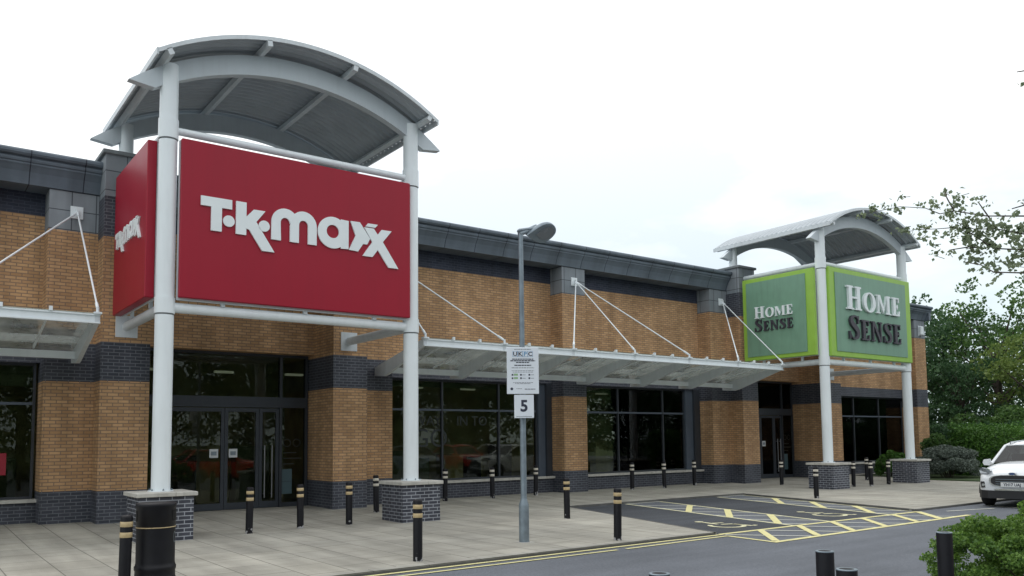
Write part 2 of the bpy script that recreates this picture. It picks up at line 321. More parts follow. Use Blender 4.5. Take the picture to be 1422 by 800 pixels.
def textmesh(txt,size,mat,name,parent,M,depth=.004,xscale=1,align='CENTER',bold=0):
    cu=bpy.data.curves.new('t','FONT'); cu.body=txt; cu.offset=bold; cu.size=size; cu.extrude=depth; cu.align_x=align; cu.align_y='CENTER'; cu.resolution_u=3
    to=bpy.data.objects.new('t',cu); COL.objects.link(to)
    bpy.context.view_layer.update()
    dg=bpy.context.evaluated_depsgraph_get(); me=bpy.data.meshes.new_from_object(to.evaluated_get(dg))
    bpy.data.objects.remove(to); bpy.data.curves.remove(cu)
    me.transform(Matrix.Diagonal((xscale,1,1,1))); me.transform(M); me.materials.clear(); me.materials.append(mat)
    o=bpy.data.objects.new(name,me); COL.objects.link(o); o.parent=parent
    return o

# ------------------------------------------------------------------ ground
def zr(y):   # road surface falls away behind the viewer
    if y>=4: return -.05
    if y<=-9: return -.85
    t=(4-y)/13; return -.05-.8*t*t*(3-2*t)
def sheet(ptsgrid, mat, name):
    mb=MB(); rows=len(ptsgrid); cols=len(ptsgrid[0])
    vs=[p for r in ptsgrid for p in r]
    fs=[[i*cols+j,i*cols+j+1,(i+1)*cols+j+1,(i+1)*cols+j] for i in range(rows-1) for j in range(cols-1)]
    mb.add(vs,fs,mat,True); return mb.build(name)
g=MB(); g.quad((-900,-900,-.95),(900,-900,-.95),(900,900,-.95),(-900,900,-.95),SOIL); tag(g.build('ground'),kind='structure')
ys=[-60,-30,-15]+[-9+i for i in range(14)]+[7,9,11,14,17.2,23]
tag(sheet([[(x,y,zr(y)) for x in (-60,-20,0,20,40,44)] for y in ys],ASPH,'road'),kind='structure')
tag(sheet([[(x,y,zr(y)-.0) for x in (44,60,90)] for y in ys[:-2]],ASPH,'road'),kind='structure')
# raised planting ground beyond the pavement on the right and round the back
g=MB(); g.prism([(33.6,13.2),(60,13.2),(200,20),(200,120),(-200,120),(-200,46),(41.3,46),(41.3,20.6),(33.6,20.6)],-.9,.04,SOIL); tag(g.build('verge'),kind='structure')
def zp(y): return max(0,min(.08,(y-16.6)*.08/3.9))
def Lx(y): return 12.62+(y-10.45)*(14.52-12.62)/6.6      # left edge of bay cut-out
def Rx(y): return 20.05+(y-10.45)*(21.95-20.05)/6.6
mb=MB()
def strip(xa,xb,y0,y1):
    n=1
    mb.quad((xa(y0),y0,zp(y0)),(xb(y0),y0,zp(y0)),(xb(y1),y1,zp(y1)),(xa(y1),y1,zp(y1)),PAVE)
strip(lambda y:-25, Lx, 10.66, 16.6); strip(lambda y:-25, Lx, 16.6, 17.05)
strip(Rx, lambda y:34, 10.66, 16.6); strip(Rx, lambda y:34, 16.6, 17.05)
strip(lambda y:-25, lambda y:34, 17.05, 20.6); 
mb.quad((-25,20.6,zp(20.6)),(41,20.6,zp(20.6)),(41,22.6,.08),(-25,22.6,.08),PAVE)
tag(mb.build('pavement'),kind='structure')
mb=MB()
for xa,xb in ((-25,Lx(10.6)),(Rx(10.6),34)):
    mb.box(xa,xb,10.5,10.66,-.2,.004,KERB)
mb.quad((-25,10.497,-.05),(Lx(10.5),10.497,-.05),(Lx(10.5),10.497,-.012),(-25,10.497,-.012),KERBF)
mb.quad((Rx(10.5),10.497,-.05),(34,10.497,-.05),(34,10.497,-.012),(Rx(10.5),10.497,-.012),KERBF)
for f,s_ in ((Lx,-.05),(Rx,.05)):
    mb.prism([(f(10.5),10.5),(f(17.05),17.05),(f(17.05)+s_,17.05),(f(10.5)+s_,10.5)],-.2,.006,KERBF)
mb.box(Lx(17.05),Rx(17.05),17.05,17.1,-.2,.012,KERBF)
tag(mb.build('kerb'),kind='structure')
# parking bays: dark surfacing and painted markings
zb=-.046; zm=-.042
def Ax(y): return 15.1+(y-10.5)*(16.65-15.1)/6.55
def Bx(y): return 16.4+(y-10.5)*(18.0-16.4)/6.55
def Cx(y): return 18.8+(y-10.5)*(20.6-18.8)/6.55
mb=MB()
for a,b in ((Lx,Ax),(Bx,Cx)):
    mb.quad((a(10.5),10.5,zb),(b(10.5),10.5,zb),(b(17.05),17.05,zb),(a(17.05),17.05,zb),ASPHD)
tag(mb.build('parking_bay_surface'),kind='structure')
mb=MB(); cnt=[0]
def line(p,q,wd,mat,lift=0):
    p=Vector(p);q=Vector(q); d=(q-p).normalized(); n=Vector((-d.y,d.x))*wd/2
    z=zm+lift+cnt[0]*.00003; cnt[0]+=1
    pts=[p-n,q-n,q+n,p+n]
    mb.add([(a.x,a.y,z) for a in pts],[(0,1,2,3)],mat)
for f in (Ax,Bx,Cx): line((f(10.45),10.45),(f(17.0),17.0),.1,CREAM)
line((Rx(10.6)-.12,10.6),(Rx(17.0)-.12,17.0),.07,CREAM)
line((Ax(16.98),16.98),(Bx(16.98),16.98),.08,WPAINT); line((Cx(16.98),16.98),(Rx(16.98),16.98),.08,WPAINT)
line((12.72,10.46),(20.0,10.4),.12,YEL,.001)
line((12.62,10.2),(12.5,9.07),.1,YEL,.001); line((12.45,9.07),(20.0,9.2),.13,YEL,.001)
for f0,f1,off in ((Ax,Bx,0),(Cx,lambda y:Rx(y)-.12,0)):
    y=12.35
    for k in range(4):
        yt=y+k*1.58
        # bars run down to the left
        if yt>17: break
        yb=yt-1.42
        line((f1(yt),yt),(f0(yb),yb),.16,YEL,.002)
    y=10.9
    for k in range(7):
        ya=y+k*1.1
        if ya>16.9: break
        yb=ya-1.25
        if yb<10.5: yb=10.5
        fr=(ya-yb)/1.25
        line((f0(ya),ya),(f0(ya)+(f1(yb)-f0(ya))*fr,yb),.08,WPAINT)
for x in (13.87,15.15,16.35,17.55,18.85): line((x,10.4),(x-1.22,9.16),.14,YEL,.002)
for x in (12.75,13.9,15.05,16.2,17.35,18.5): line((x,10.36),(min(x+.98,19.6),9.17),.08,WPAINT)
line((19.98,10.4),(18.7,9.22),.17,YEL,.002)
# double yellow lines along the kerb
line((-25,10.41),(12.7,10.41),.085,YEL,.001); line((-25,10.16),(9.7,10.13),.07,YEL,.001); line((9.9,10.13),(12.62,10.2),.075,YEL,.001)
for x in (23.4,25.9): line((x-.4,10.1),(x-1.9,5.4),.09,WPAINT)
line((20.6,10.0),(22.2,9.6),.08,WPAINT)
tag(mb.build('road_markings'),kind='structure')
def wheelchair(cx,cy,rot):
    m=MB(); 
    def T(x,y): c,s=math.cos(rot),math.sin(rot); return (cx+x*c-y*s, cy+x*s+y*c, zm+.003)
    def ring(r0,r1,a0,a1,n=18):
        vs=[];
        for i in range(n+1):
            a=R(a0+(a1-a0)*i/n); vs+= [T(r0*math.cos(a)-.02,r0*math.sin(a)-.28),T(r1*math.cos(a)-.02,r1*math.sin(a)-.28)]
        m.add(vs,[[2*i,2*i+1,2*i+3,2*i+2] for i in range(n)],CREAM)
    def bar(x0,y0,x1,y1,wd=.1):
        p=Vector((x0,y0));q=Vector((x1,y1));d=(q-p).normalized();n=Vector((-d.y,d.x))*wd/2
        m.add([T(*(p-n)),T(*(q-n)),T(*(q+n)),T(*(p+n))],[(0,1,2,3)],CREAM)
    ring(.3,.4,140,400)
    bar(-.12,.48,-.05,.02,.1); bar(.0,-.03,.3,-.03,.1); bar(.3,-.03,.44,-.52,.1); bar(.47,-.5,.6,-.42,.09); bar(-.02,.26,.24,.26,.08)
    vs=[T(-.14+.1*math.cos(2*math.pi*i/12),.62+.1*math.sin(2*math.pi*i/12)) for i in range(12)]; m.add(vs,[list(range(12))],CREAM)
    return m
for cx,cy in ((14.18,11.65),(17.86,11.6)):
    tag(wheelchair(cx,cy,R(-18)).build('wheelchair_marking'),kind='structure')

# ------------------------------------------------------------------ building
Yw,Yt,Ym = 20.54,19.90,21.15
B = thing('retail_building','long two-storey-high retail building of tan and navy brick with grey cornice','building',(16,21,0.0))
Z1,Z2,Z3 = .78,3.19,4.05
def bands(mb,x0,x1,y0,y1,spec):
    for z0,z1,m in spec: mb.box(x0,x1,y0,y1,z0,z1,m)
# main upper wall with openings below
mb=MB()
for x0,x1,zt in ((-12,4.0,3.63),(4.0,9.6,4.15),(9.6,25.9,3.63),(25.9,31.8,4.15),(31.8,40.9,3.63)):
    y0=Ym; 
    if zt<Z3: mb.box(x0,x1,y0,Ym+.35,zt,Z3,NAVY)
    mb.box(x0,x1,y0,Ym+.35,max(zt,Z3),6.98,TAN)
    mb.box(x0,x1,y0,Ym+.35,6.98,7.95,NAVYD)
mb.box(-12,40.9,Ym+.35,46,7.7,7.95,COPE)
mb.box(40.55,40.9,Ym+.35,46,-.2,6.9,TAN); mb.box(40.55,40.9,Ym+.35,46,6.9,7.7,NAVYD); mb.box(-12,40.9,45.7,46,-.2,7.7,TAN); mb.box(-12,-11.7,Ym+.35,45.7,-.2,7.7,TAN)
mb.build('wall',B)
# dwarf walls beneath windows
for x0,x1 in ((-12,2.6),(11.05,17.5),(18.3,24.8),(33.3,40.0)):
    d=MB(); d.box(x0,x1,21.1,21.4,-.1,.53,NAVY); dw=d.build('dwarf_wall',B)
    s=MB(); s.box(x0+.02,x1-.02,21.02,21.38,.53,.6,SLAB); s.build('sill',dw)
def pilaster(x0,x1,face=Yw,side='both'):
    m=MB(); 
    bands(m,x0,x1,face,Ym+.4,((-.2,Z1,NAVY),(Z1,Z2,TAN),(Z2,Z3,NAVY),(Z3,6.58,TAN)))
    m.box(x0,x1,face,Ym-.002,6.58,7.5,STONE)
    return m.build('pilaster',B)
def tpier(x0,x1):
    m=MB(); bands(m,x0,x1,Yt,Ym+.4,((-.2,Z1,NAVY),(Z1,Z2,TAN),(Z2,Z3,NAVY),(Z3,6.42,TAN),(6.42,7.34,NAVY)))
    m.box(x0,x1,Yt,21.0,7.34,8.3,STONE)
    o=m.build('tower_pier',B)
    c=MB(); c.box(x0-.07,x1+.07,Yt-.07,21.07,8.3,8.39,COPE,.01); c.build('coping',o)
for x0,x1 in ((2.55,3.553),(10.03,11.13),(17.4,18.4),(24.75,25.73),(32.36,33.4),(39.96,41.0)): pilaster(x0,x1)
for x0,x1 in ((3.556,4.58),(9.06,10.027),(25.733,26.68),(31.2,32.355)): tpier(x0,x1)
def cornice(xa,xb,endcap=True):
    m=MB()
    prof=[(Ym-.004,7.49),(Yw-.04,7.49),(Yw-.05,7.53),(Yw-.08,7.62),(Yw-.13,7.74),(Yw-.20,7.84),(Yw-.235,7.88),(Yw-.235,7.92),(Yw-.265,7.93),(Yw-.28,7.97),(Yw-.28,8.0),(Yw-.25,8.01),(Yw-.25,8.03),(Yw-.33,8.05),(Yw-.36,8.09),(Yw-.36,8.14),(Yw-.33,8.18),(Yw+.3,8.18),(Ym-.004,8.1)]
    n=len(prof); vs=[(xa,a,b) for a,b in prof]+[(xb,a,b) for a,b in prof]
    m.add(vs,[[i,i+1,n+i+1,n+i] for i in range(n-1)]+[list(range(n)),list(range(n,2*n))[::-1]],CORN)
    return m.build('cornice',B)
cornice(-12,3.6); cornice(4.54,9.1); cornice(9.98,25.78); cornice(26.64,31.24); cornice(32.31,41.25)
m=MB(); m.box(41.0,41.22,20.3,46,7.5,8.16,CORN); m.build('cornice',B)
# interior seen through the glass
def room(x0,x1,z1=3.95,y1=24.6):
    m=MB()
    m.box(x0,x1,21.6,y1,.05,.09,INT); m.box(x0,x1,21.6,y1,z1,z1+.05,INT); m.box(x0,x1,y1,y1+.1,.09,z1,INT)
    m.box(x0,x0+.08,21.55,y1,.09,z1,INT); m.box(x1-.08,x1,21.55,y1,.09,z1,INT)
    rng=random.Random(int(x0*10))
    x=x0+.6
    while x<x1-.8:
        h=rng.uniform(1.2,1.7); y=rng.uniform(22.9,24.5)
        m.box(x,x+rng.uniform(.5,1.1),y,y+.5,.09,h,rng.choice([INT,INTW,FRAME])); x+=rng.uniform(1.1,1.9)
    r=m.build('shop_interior',B)
    x=x0+1.2; 
    while x<x1-.6:
        l_=MB(); l_.box(x,x+.5,22.7,22.85,z1-.5,z1-.44,LAMPG); l_.build('ceiling_light',r); x+=2.0
room(-11.5,3.5); room(9.7,25.8); room(31.9,40.5); room(3.7,9.6,4.2,24.5); room(25.95,31.8,4.2,24.5)
def window(x0,x1,mulls,zs=.6,zh=3.63,ztr=2.72,y=21.3,panelL=0,panelR=0,blind=True):
    wv=MB(); f=.055
    wv.box(x0,x1,y,y+.09,zs,zs+f,FRAME); wv.box(x0,x1,y,y+.09,zh-f,zh,FRAME)
    for a in (x0,x1-f): wv.box(a,a+f,y+.002,y+.088,zs+f,zh-f,FRAME)
    for a in mulls: wv.box(a-f/2,a+f/2,y-.01,y+.086,zs+f,zh-f,FRAME)
    xs=[x0+f]+[v for a in mulls for v in (a-f/2,a+f/2)]+[x1-f]
    for i in range(0,len(xs),2): wv.box(xs[i],xs[i+1],y+.001,y+.084,ztr-.03,ztr+.03,PANEL)
    o=wv.build('window',B)
    for i in range(0,len(xs),2):
        for z0,z1 in ((zs+f,ztr-.03),(ztr+.03,zh-f)):
            p=MB(); p.box(xs[i],xs[i+1],y+.05,y+.06,z0,z1,GLASS); p.build('glass_pane',o)
    if blind:
        b=MB(); b.box(x0+f,x1-f,y+.2,y+.24,zh-.22,zh-.01,INTW); b.build('blind',o)
    return o
W0=window(-11.9,2.5,[-9.6,-7.4,-5.2,-3.0,-.8,1.4],blind=True)
# deep pale-green band inside the left shop window
m=MB(); m.box(-11.5,2.42,21.55,21.6,3.12,3.57,INTW); m.build('pelmet',W0)
W1=window(11.15,16.9,[13.24,15.35]); W2=window(18.42,24.03,[20.56,22.85]); W3=window(33.42,39.94,[35.6,37.75])
for x0,x1 in ((16.9,17.4),(24.03,24.75)):
    m=MB(); m.box(x0+.002,x1-.002,21.24,21.5,.6,3.63,PANEL); m.box(x0+.002+(x1-x0)*.55,x1-.004,21.15,21.238,.6,3.63,FRAME); m.build('infill_panel',B)
m=MB(); m.box(21.55,21.72,22.0,22.2,.1,3.9,SLAB); m.build('interior_post',W2)
# faint vinyl lettering and posters
def XZ(x,y,z): return Matrix.Translation(Vector((x,y,z))-Vector((16,21,0)))@Matrix.Rotation(R(90),4,'X')
textmesh('WAY',.42,GHOST,'window_lettering',W1,XZ(12.75,21.346,2.38),.002)
textmesh('IN TO',.42,GHOST,'window_lettering',W1,XZ(14.35,21.346,2.38),.002)
textmesh('GO',.8,GHOST,'window_lettering',W1,XZ(12.85,21.346,1.85),.002)
for k,(dx,dz,h) in enumerate(((0,0,.3),(.05,-.32,.28),(-.04,-.62,.26),(.03,-.9,.25))):
    m=MB(); m.box(18.75+dx,18.83+dx,21.343,21.347,2.3+dz,2.3+dz+h,GHOST); m.build('window_vinyl',W2)
m=MB(); m.box(.6,1.98,21.343,21.347,1.14,1.62,POST); po=m.build('poster',W0)
m=MB(); 
for k,z in enumerate((1.5,1.38,1.26)):
    for j in range(6): m.box(.75+j*.19,.75+j*.19+(.13 if k else .1),21.339,21.3425,z,z+.05,POSTK)
m.build('poster_lettering',po)
# entrances
def entrance(x0,x1,name):
    y=21.5; o=MB(); f=.07
    o.box(x0,x1,y,y+.12,4.08,4.16,FRAME); o.box(x0,x1,y,y+.12,2.72,3.0,DOORM)
    ms=[x0+.0, x0+.72, x1-.72-f, x1-f]
    for a in ms: o.box(a,a+f,y-.01,y+.13,.08,2.72,FRAME); o.box(a,a+f,y-.01,y+.13,3.0,4.08,FRAME)
    e=o.build('entrance',B)
    for a,b in ((ms[0]+f,ms[1]),(ms[1]+f,ms[2]),(ms[2]+f,ms[3])):
        p=MB(); p.box(a,b,y+.05,y+.06,3.0,4.08,GLASS); p.build('glass_pane',e)
    for a,b in ((ms[0]+f,ms[1]),(ms[2]+f,ms[3])):
        p=MB(); p.box(a,b,y+.05,y+.06,.2,2.72,GLASS); p.box(a,b,y+.03,y+.09,.08,.2,FRAME); p.build('side_light',e)
    c=(ms[1]+f+ms[2])/2-.02
    lw=(ms[2]-ms[1]-f)
    for a,b,hs in ((ms[1]+f+.01,c-.005,0),(c+.005,ms[2]-.55,0),(ms[2]-.54,ms[2]-.01,1)):
        d=MB(); s=.085
        d.box(a,a+s,y+.02,y+.08,.09,2.7,DOORM); d.box(b-s,b,y+.02,y+.08,.09,2.7,DOORM)
        d.box(a+s,b-s,y+.021,y+.079,.09,.26,DOORM); d.box(a+s,b-s,y+.021,y+.079,2.6,2.7,DOORM)
        dd=d.build('door',e)
        p=MB(); p.box(a+s,b-s,y+.045,y+.055,.26,2.6,GLASS); p.build('glass_pane',dd)
        st=MB(); sx=b-s-.28 if a<c-.1 else a+s+.03
        if not hs: st.box(sx,sx+.22,y+.035,y+.04,1.42,1.64,STICK); st.box(sx+.04,sx+.18,y+.031,y+.034,1.48,1.58,GALV); st.build('door_sticker',dd)
        if hs:
            for hx in (a+s+.04,a+s+.24):
                h=MB(); h.tube((hx,y-.05,.35),(hx,y-.05,1.72),.018,mat=STEEL,seg=8)
                for z in (.45,1.62): h.tube((hx,y-.05,z),(hx,y+.03,z),.012,mat=STEEL,seg=6)
                h.build('pull_handle',dd)
    n=MB(); n.box(ms[2]+f+.02,ms[2]+f+.3,y+.035,y+.04,.42,1.08,NOTICE); n.box(ms[2]+f+.02,ms[2]+f+.3,y+.03,y+.034,.745,.755,FRAME); n.build('notice',e)
    n=MB()
    for k,wd in enumerate((.36,.5,.3)): n.box(ms[2]+f+.06,ms[2]+f+.06+wd,y+.042,y+.046,1.5-k*.15,1.53-k*.15,GHOST)
    for k in range(2):
        cx=ms[2]+f+.16+k*.27; r_=.11; vs=[];
        for i in range(21):
            a=2*math.pi*i/20; vs+=[(cx+r_*math.cos(a),y+.044,1.78+r_*math.sin(a)),(cx+(r_-.02)*math.cos(a),y+.044,1.78+(r_-.02)*math.sin(a))]
        n.add(vs,[[2*i,2*i+1,2*i+3,2*i+2] for i in range(20)],GHOST)
    n.build('window_lettering',e)
    q=MB(); q.box(x0+.1,x1-.1,Ym+.36,21.6,4.16,4.2,FRAME); q.build('soffit',e)
    for xx in (x0-.0,x1):
        pass
entrance(4.6,9.04,'a'); entrance(26.7,31.18,'b')
# wall light on the corner pilaster
wl=thing('wall_light','small white bulkhead light on the corner pier beside the green signs','light',(40.5,Yw,6.95))
m=MB(); m.box(-.16,.16,-.03,0,-.26,.26,WHITEG,.01); m.build('back_plate',wl,True)
m=MB(); m.box(-.13,.13,-.16,-.032,-.22,.22,LETW,.03); m.build('lamp_cover',wl,True)

# ------------------------------------------------------------------ entrance towers
def tower(X1,X2,label):
    c=(X1+X2)/2; Yf=16.63; Yr=20.42
    T=thing('entrance_tower',label,'entrance canopy',(c,Yf,0),group='white steel entrance towers')
    for X in (X1,X2):
        p=MB(); h=.48
        p.box(X-h,X+h,Yf-h,Yf+h,-.1,.82,NAVYP); pl=p.build('plinth',T)
        q=MB()
        e=.06
        for a0,a1 in ((X-h-e,X+.14),(X+.145,X+h+e)): q.box(a0,a1,Yf-h-e,Yf+h+e,.82,.895,SLAB,.008)
        q.build('coping_slab',pl)
        q=MB(); q.lathe([(.172,.0),(.172,4.26-.895)],(X,Yf,.895),WHITE,28); q.lathe([(.165,4.26),(.165,4.30)],(X,Yf,0),COPE,28); q.lathe([(.188,4.29),(.188,4.60)],(X,Yf,0),WHITE,28); q.lathe([(.172,4.6),(.172,7.70)],(X,Yf,0),WHITE,28)
        q.lathe([(.165,7.7),(.165,7.73)],(X,Yf,0),COPE,28); q.lathe([(.188,7.73),(.188,8.12)],(X,Yf,0),WHITE,28); q.lathe([(.172,8.12),(.172,9.22)],(X,Yf,0),WHITE,28)
        q.lathe([(.23,0),(.23,.02)],(X,Yf,.896),WHITE,20)
        cl_=q.build('column',T)
        for a_ in range(6):
            tt=R(30+60*a_); q=MB(); q.lathe([(.016,0),(.016,.02),(.009,.021),(.009,.035)],(X+.205*math.cos(tt),Yf+.205*math.sin(tt),.916),GALV,6,False); q.build('bolt',cl_)
        q=MB(); q.tube((X,Yr,8.39),(X,Yr,9.22),.16,mat=WHITE,seg=20); q.lathe([(.22,0),(.22,.03)],(X,Yr,8.392),WHITE,20); q.build('rear_column',T)
        # side beams back to the pier
        for z,r,nm in ((4.42,.105,'side_beam'),(7.9,.085,'side_beam')):
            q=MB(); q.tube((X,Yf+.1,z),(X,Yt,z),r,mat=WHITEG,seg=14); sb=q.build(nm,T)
            if z<5:
                q=MB(); q.box(X-.23,X+.23,Yt-.03,Yt-.001,4.17,4.66,WHITEG,.004); q.build('wall_plate',sb)
    for z,r in ((4.42,.1),(7.93,.075)):
        q=MB(); q.tube((X1+.1,Yf,z),(X2-.1,Yf,z),r,mat=WHITE,seg=14); q.build('front_beam',T)
    # brackets carrying the sign boxes
    for t in (.2,.52,.82):
        x=X1+(X2-X1)*t
        for za,zb_ in ((4.5,4.7),): q=MB(); q.box(x-.04,x+.04,Yf-.1,Yf-.02,za,zb_,WHITEG); q.build('sign_bracket',T)
    for t in (.25,.75):
        y=Yf+(Yt-Yf)*t
        for za,zb_ in ((4.5,4.72),): q=MB(); q.box(X1-.1,X1-.03,y-.04,y+.04,za,zb_,WHITEG); q.build('sign_bracket',T)
    # arch beams
    def arc(r,top,x): return top-(r-math.sqrt(r*r-x*x))
    for y in (Yf,Yr):
        n=30; up_=[];lo=[]
        for i in range(n+1):
            x=-3.47+6.94*i/n; up_.append((c+x,arc(5.55,9.95,x)))
        for i in range(n+1):
            x=-3.0+6.0*i/n; lo.append((c+x,arc(5.68,9.53,x)))
        q=MB(); vs=[]
        for yy in (y-.09,y+.09):
            vs+=[(a,yy,b) for a,b in up_]+[(a,yy,b) for a,b in lo]
        k=n+1; o2=2*k
        fs=[[i,i+1,k+i+1,k+i] for i in range(n)]+[[o2+i,o2+k+i,o2+k+i+1,o2+i+1] for i in range(n)]
        fs+=[[i,o2+i,o2+i+1,i+1] for i in range(n)]+[[k+i,k+i+1,o2+k+i+1,o2+k+i] for i in range(n)]
        fs+=[[0,k,o2+k,o2],[n,o2+n,o2+2*k-1,2*k-1]]
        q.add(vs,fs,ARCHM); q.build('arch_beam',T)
    for x in (-2.86,-.93,.99,2.86):
        q=MB(); z=arc(5.62,10.02,x); s=-x/5.6
        yy0,yy1=15.98,21.08
        ang=math.asin(x/5.62); ca,sa=math.cos(ang),math.sin(ang)
        pts=[(-.05,-.075),(.05,-.075),(.05,.05),(-.05,.05)]
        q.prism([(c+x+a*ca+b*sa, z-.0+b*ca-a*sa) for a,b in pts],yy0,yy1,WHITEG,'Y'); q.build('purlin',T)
    # corrugated curved roof sheet
    q=MB(); na=26; ny=150; vs=[]; y0,y1=16.0,21.1
    for j in range(ny+1):
        y=y0+(y1-y0)*j/ny; ph=(j%6); dz=(0,0,.055,.075,.075,.055)[ph]
        for i in range(na+1):
            x=-3.06+6.12*i/na; vs.append((c+x,y,arc(5.65,10.06,x)+.03+dz))
    w_=na+1
    fs=[[j*w_+i,j*w_+i+1,(j+1)*w_+i+1,(j+1)*w_+i] for j in range(ny) for i in range(na)]
    q.add(vs,fs,ROOFM); rf=q.build('roof_sheet',T)
    mod=rf.modifiers.new('s','SOLIDIFY'); mod.thickness=.012; mod.offset=1
    q=MB()
    for yy in (y0-.02,y1):
        vs=[]
        for i in range(na+1):
            x=-3.07+6.14*i/na; z=arc(5.65,10.06,x)
            vs+=[(c+x,yy,z+.0),(c+x,yy,z+.085),(c+x,yy+.02,z+.0),(c+x,yy+.02,z+.085)]
        fs=[]
        for i in range(na):
            a=4*i;b=a+4; fs+=[[a,b,b+1,a+1],[a+2,a+3,b+3,b+2],[a+1,b+1,b+3,a+3],[a,a+2,b+2,b]]
        fs+=[[0,1,3,2],[4*na,4*na+2,4*na+3,4*na+1]]
        q.add(vs,fs,WHITEG)
    for sx in (-1,1):
        z=arc(5.65,10.06,3.06); x=c+sx*3.08; q.box(x-.02,x+.02,y0,y1,z-.04,z+.09,WHITEG)
    q.build('roof_trim',T)
    return T
tower(4.07,9.49,'white steel tower with curved roof over the red shop entrance, nearer one')
tower(26.08,31.61,'white steel tower with curved roof over the green shop signs, farther one')

# ------------------------------------------------------------------ signs
def circ(cx,cz,r,n=24): return [(cx+r*math.cos(2*math.pi*i/n),cz+r*math.sin(2*math.pi*i/n)) for i in range(n)]
def logo_polys():
    P=[]
    P.append(('T',[(4.64,6.65),(4.64,6.46),(4.84,6.46),(4.84,5.98),(5.05,5.98),(5.05,6.46),(5.25,6.46),(5.25,6.65)]))
    P.append(('dot',circ(5.19,6.215,.115)[::1]))
    P.append(('K',[(5.33,6.65),(5.33,5.98),(5.54,5.98),(5.54,6.12),(5.60,6.10),(5.87,5.70),(6.13,5.70),(5.745,6.28),(5.93,6.53),(5.69,6.53),(5.54,6.36),(5.54,6.65)]))
    P.append(('dot',circ(5.91,6.22,.115)))
    return P
def mapper(kind,x0,z0,sc,plane,yref=0):
    # kind 'F' front (faces -Y), 'S' side (faces -X, text runs towards -Y)
    def f(x,z,d):
        if kind=='F': return (x0+(x-4.64)*sc, plane-d, z0+(z-5.98)*sc)
        return (plane-d, x0-(x-4.64)*sc, z0+(z-5.98)*sc)
    return f
def extr(mb,poly,f,d0,d1,mat):
    n=len(poly)
    # ensure front face outward: any winding, recalc later
    vs=[f(x,z,d0) for x,z in poly]+[f(x,z,d1) for x,z in poly]
    mb.add(vs,[list(range(n)),list(range(n,2*n))[::-1]]+[[i,(i+1)%n,n+(i+1)%n,n+i] for i in range(n)],mat)
def stripx(mb,outer,inner,f,d0,d1,mat,closed=False):
    n=len(outer); vs=[]
    for d in (d0,d1): vs+=[f(x,z,d) for x,z in outer]+[f(x,z,d) for x,z in inner]
    fs=[]
    rngs=range(n) if closed else range(n-1)
    for i in rngs:
        j=(i+1)%n
        fs+=[[i,j,n+j,n+i],[2*n+i,3*n+i,3*n+j,2*n+j],[i,2*n+i,2*n+j,j],[n+i,n+j,3*n+j,3*n+i]]
    if not closed: fs+=[[0,n,3*n,2*n],[n-1,3*n-1,4*n-1,2*n-1]]
    mb.add(vs,fs,mat)
def fixn(o):
    bm=bmesh.new(); bm.from_mesh(o.data); bmesh.ops.recalc_face_normals(bm,faces=bm.faces); bm.to_mesh(o.data); bm.free()
def logo(parent,f,t=.035):
    def mk(fn,nm='letter'):
        m=MB(); fn(m); o=m.build(nm,parent); fixn(o)
    P=logo_polys()
    for nm,pl in P: mk(lambda m:extr(m,pl,f,0,t,LETW))
    def m_(m):
        # m : left arch and right arch with three legs
        def arch(cx,ro,ri,a0,a1,n=14): 
            return [(cx+ro*math.cos(R(a0+(a1-a0)*i/n)),6.35+(ro+.01)*math.sin(R(a0+(a1-a0)*i/n))) for i in range(n+1)]
        o1=[(6.06,5.97)]+arch(6.355,.295,0,180,35); i1=[(6.265,5.97)]+arch(6.355,.10,0,180,0)
        stripx(m,o1,i1,f,0,t,LETW)
        o2=[(6.459,5.97)]+[(6.459,6.3)]+arch(6.755,.296,0,150,0)+[(7.052,5.97)]; 
        i2=[(6.655,5.97),(6.655,6.3)]+arch(6.755,.10,0,180,0)+[(6.855,5.97)]
        stripx(m,o2,i2,f,0,t-.002,LETW)
    mk(m_)
    def a_(m):
        stripx(m,circ(7.42,6.3,.345,36),circ(7.42,6.325,.145,36),f,0,t,LETW,True)
        extr(m,[(7.61,6.62),(7.61,5.975),(7.79,5.985),(7.79,6.61)],f,0,t-.002,LETW)
    mk(a_)
    def x1(m):
        extr(m,[(7.835,6.62),(8.06,6.625),(8.31,6.29),(8.24,6.15),(8.14,6.15),(8.02,5.965),(7.80,5.975),(7.96,6.31)],f,0,t-.003,LETW)
        extr(m,[(8.2,6.555),(8.26,6.63),(8.5,6.63),(8.44,6.555)],f,0,t-.003,LETW)
    mk(x1)
    def x2(m):
        extr(m,[(8.165,6.53),(8.4,6.53),(8.5,6.40),(8.6,6.53),(8.845,6.53),(8.625,6.255),(9.02,5.69),(8.77,5.69),(8.5,6.06),(8.37,5.885),(8.13,5.885),(8.365,6.22)],f,0,t-.001,LETW)
    mk(x2)
def panel(name,label,loc,boxp,mat,backmat):
    o=thing(name,label,'sign',loc)
    m=MB(); m.box(*boxp,mat,.015); m.build('sign_face',o)
    return o
s1=panel('shop_sign','large red sign box with white lettering facing the car park','' or (6.8,16.45,4.6),(4.27,9.35,16.4,16.5,4.60,7.74),RED,None)
m=MB(); m.box(4.255,9.365,16.502,16.56,4.56,7.72,WHITEG); m.build('sign_tray',s1)
logo(s1,mapper('F',4.64,5.98,1.0,16.398))
s2=panel('shop_sign','narrow-looking red sign box on the side of the nearer tower, facing left',(3.85,18.3,4.6),(3.75,3.93,16.86,19.78,4.62,7.74),RED,None)
m=MB(); m.box(3.932,3.965,16.88,19.76,4.6,7.7,WHITEG); m.build('sign_tray',s2)
logo(s2,mapper('S',19.52,6.02,.525,3.748))

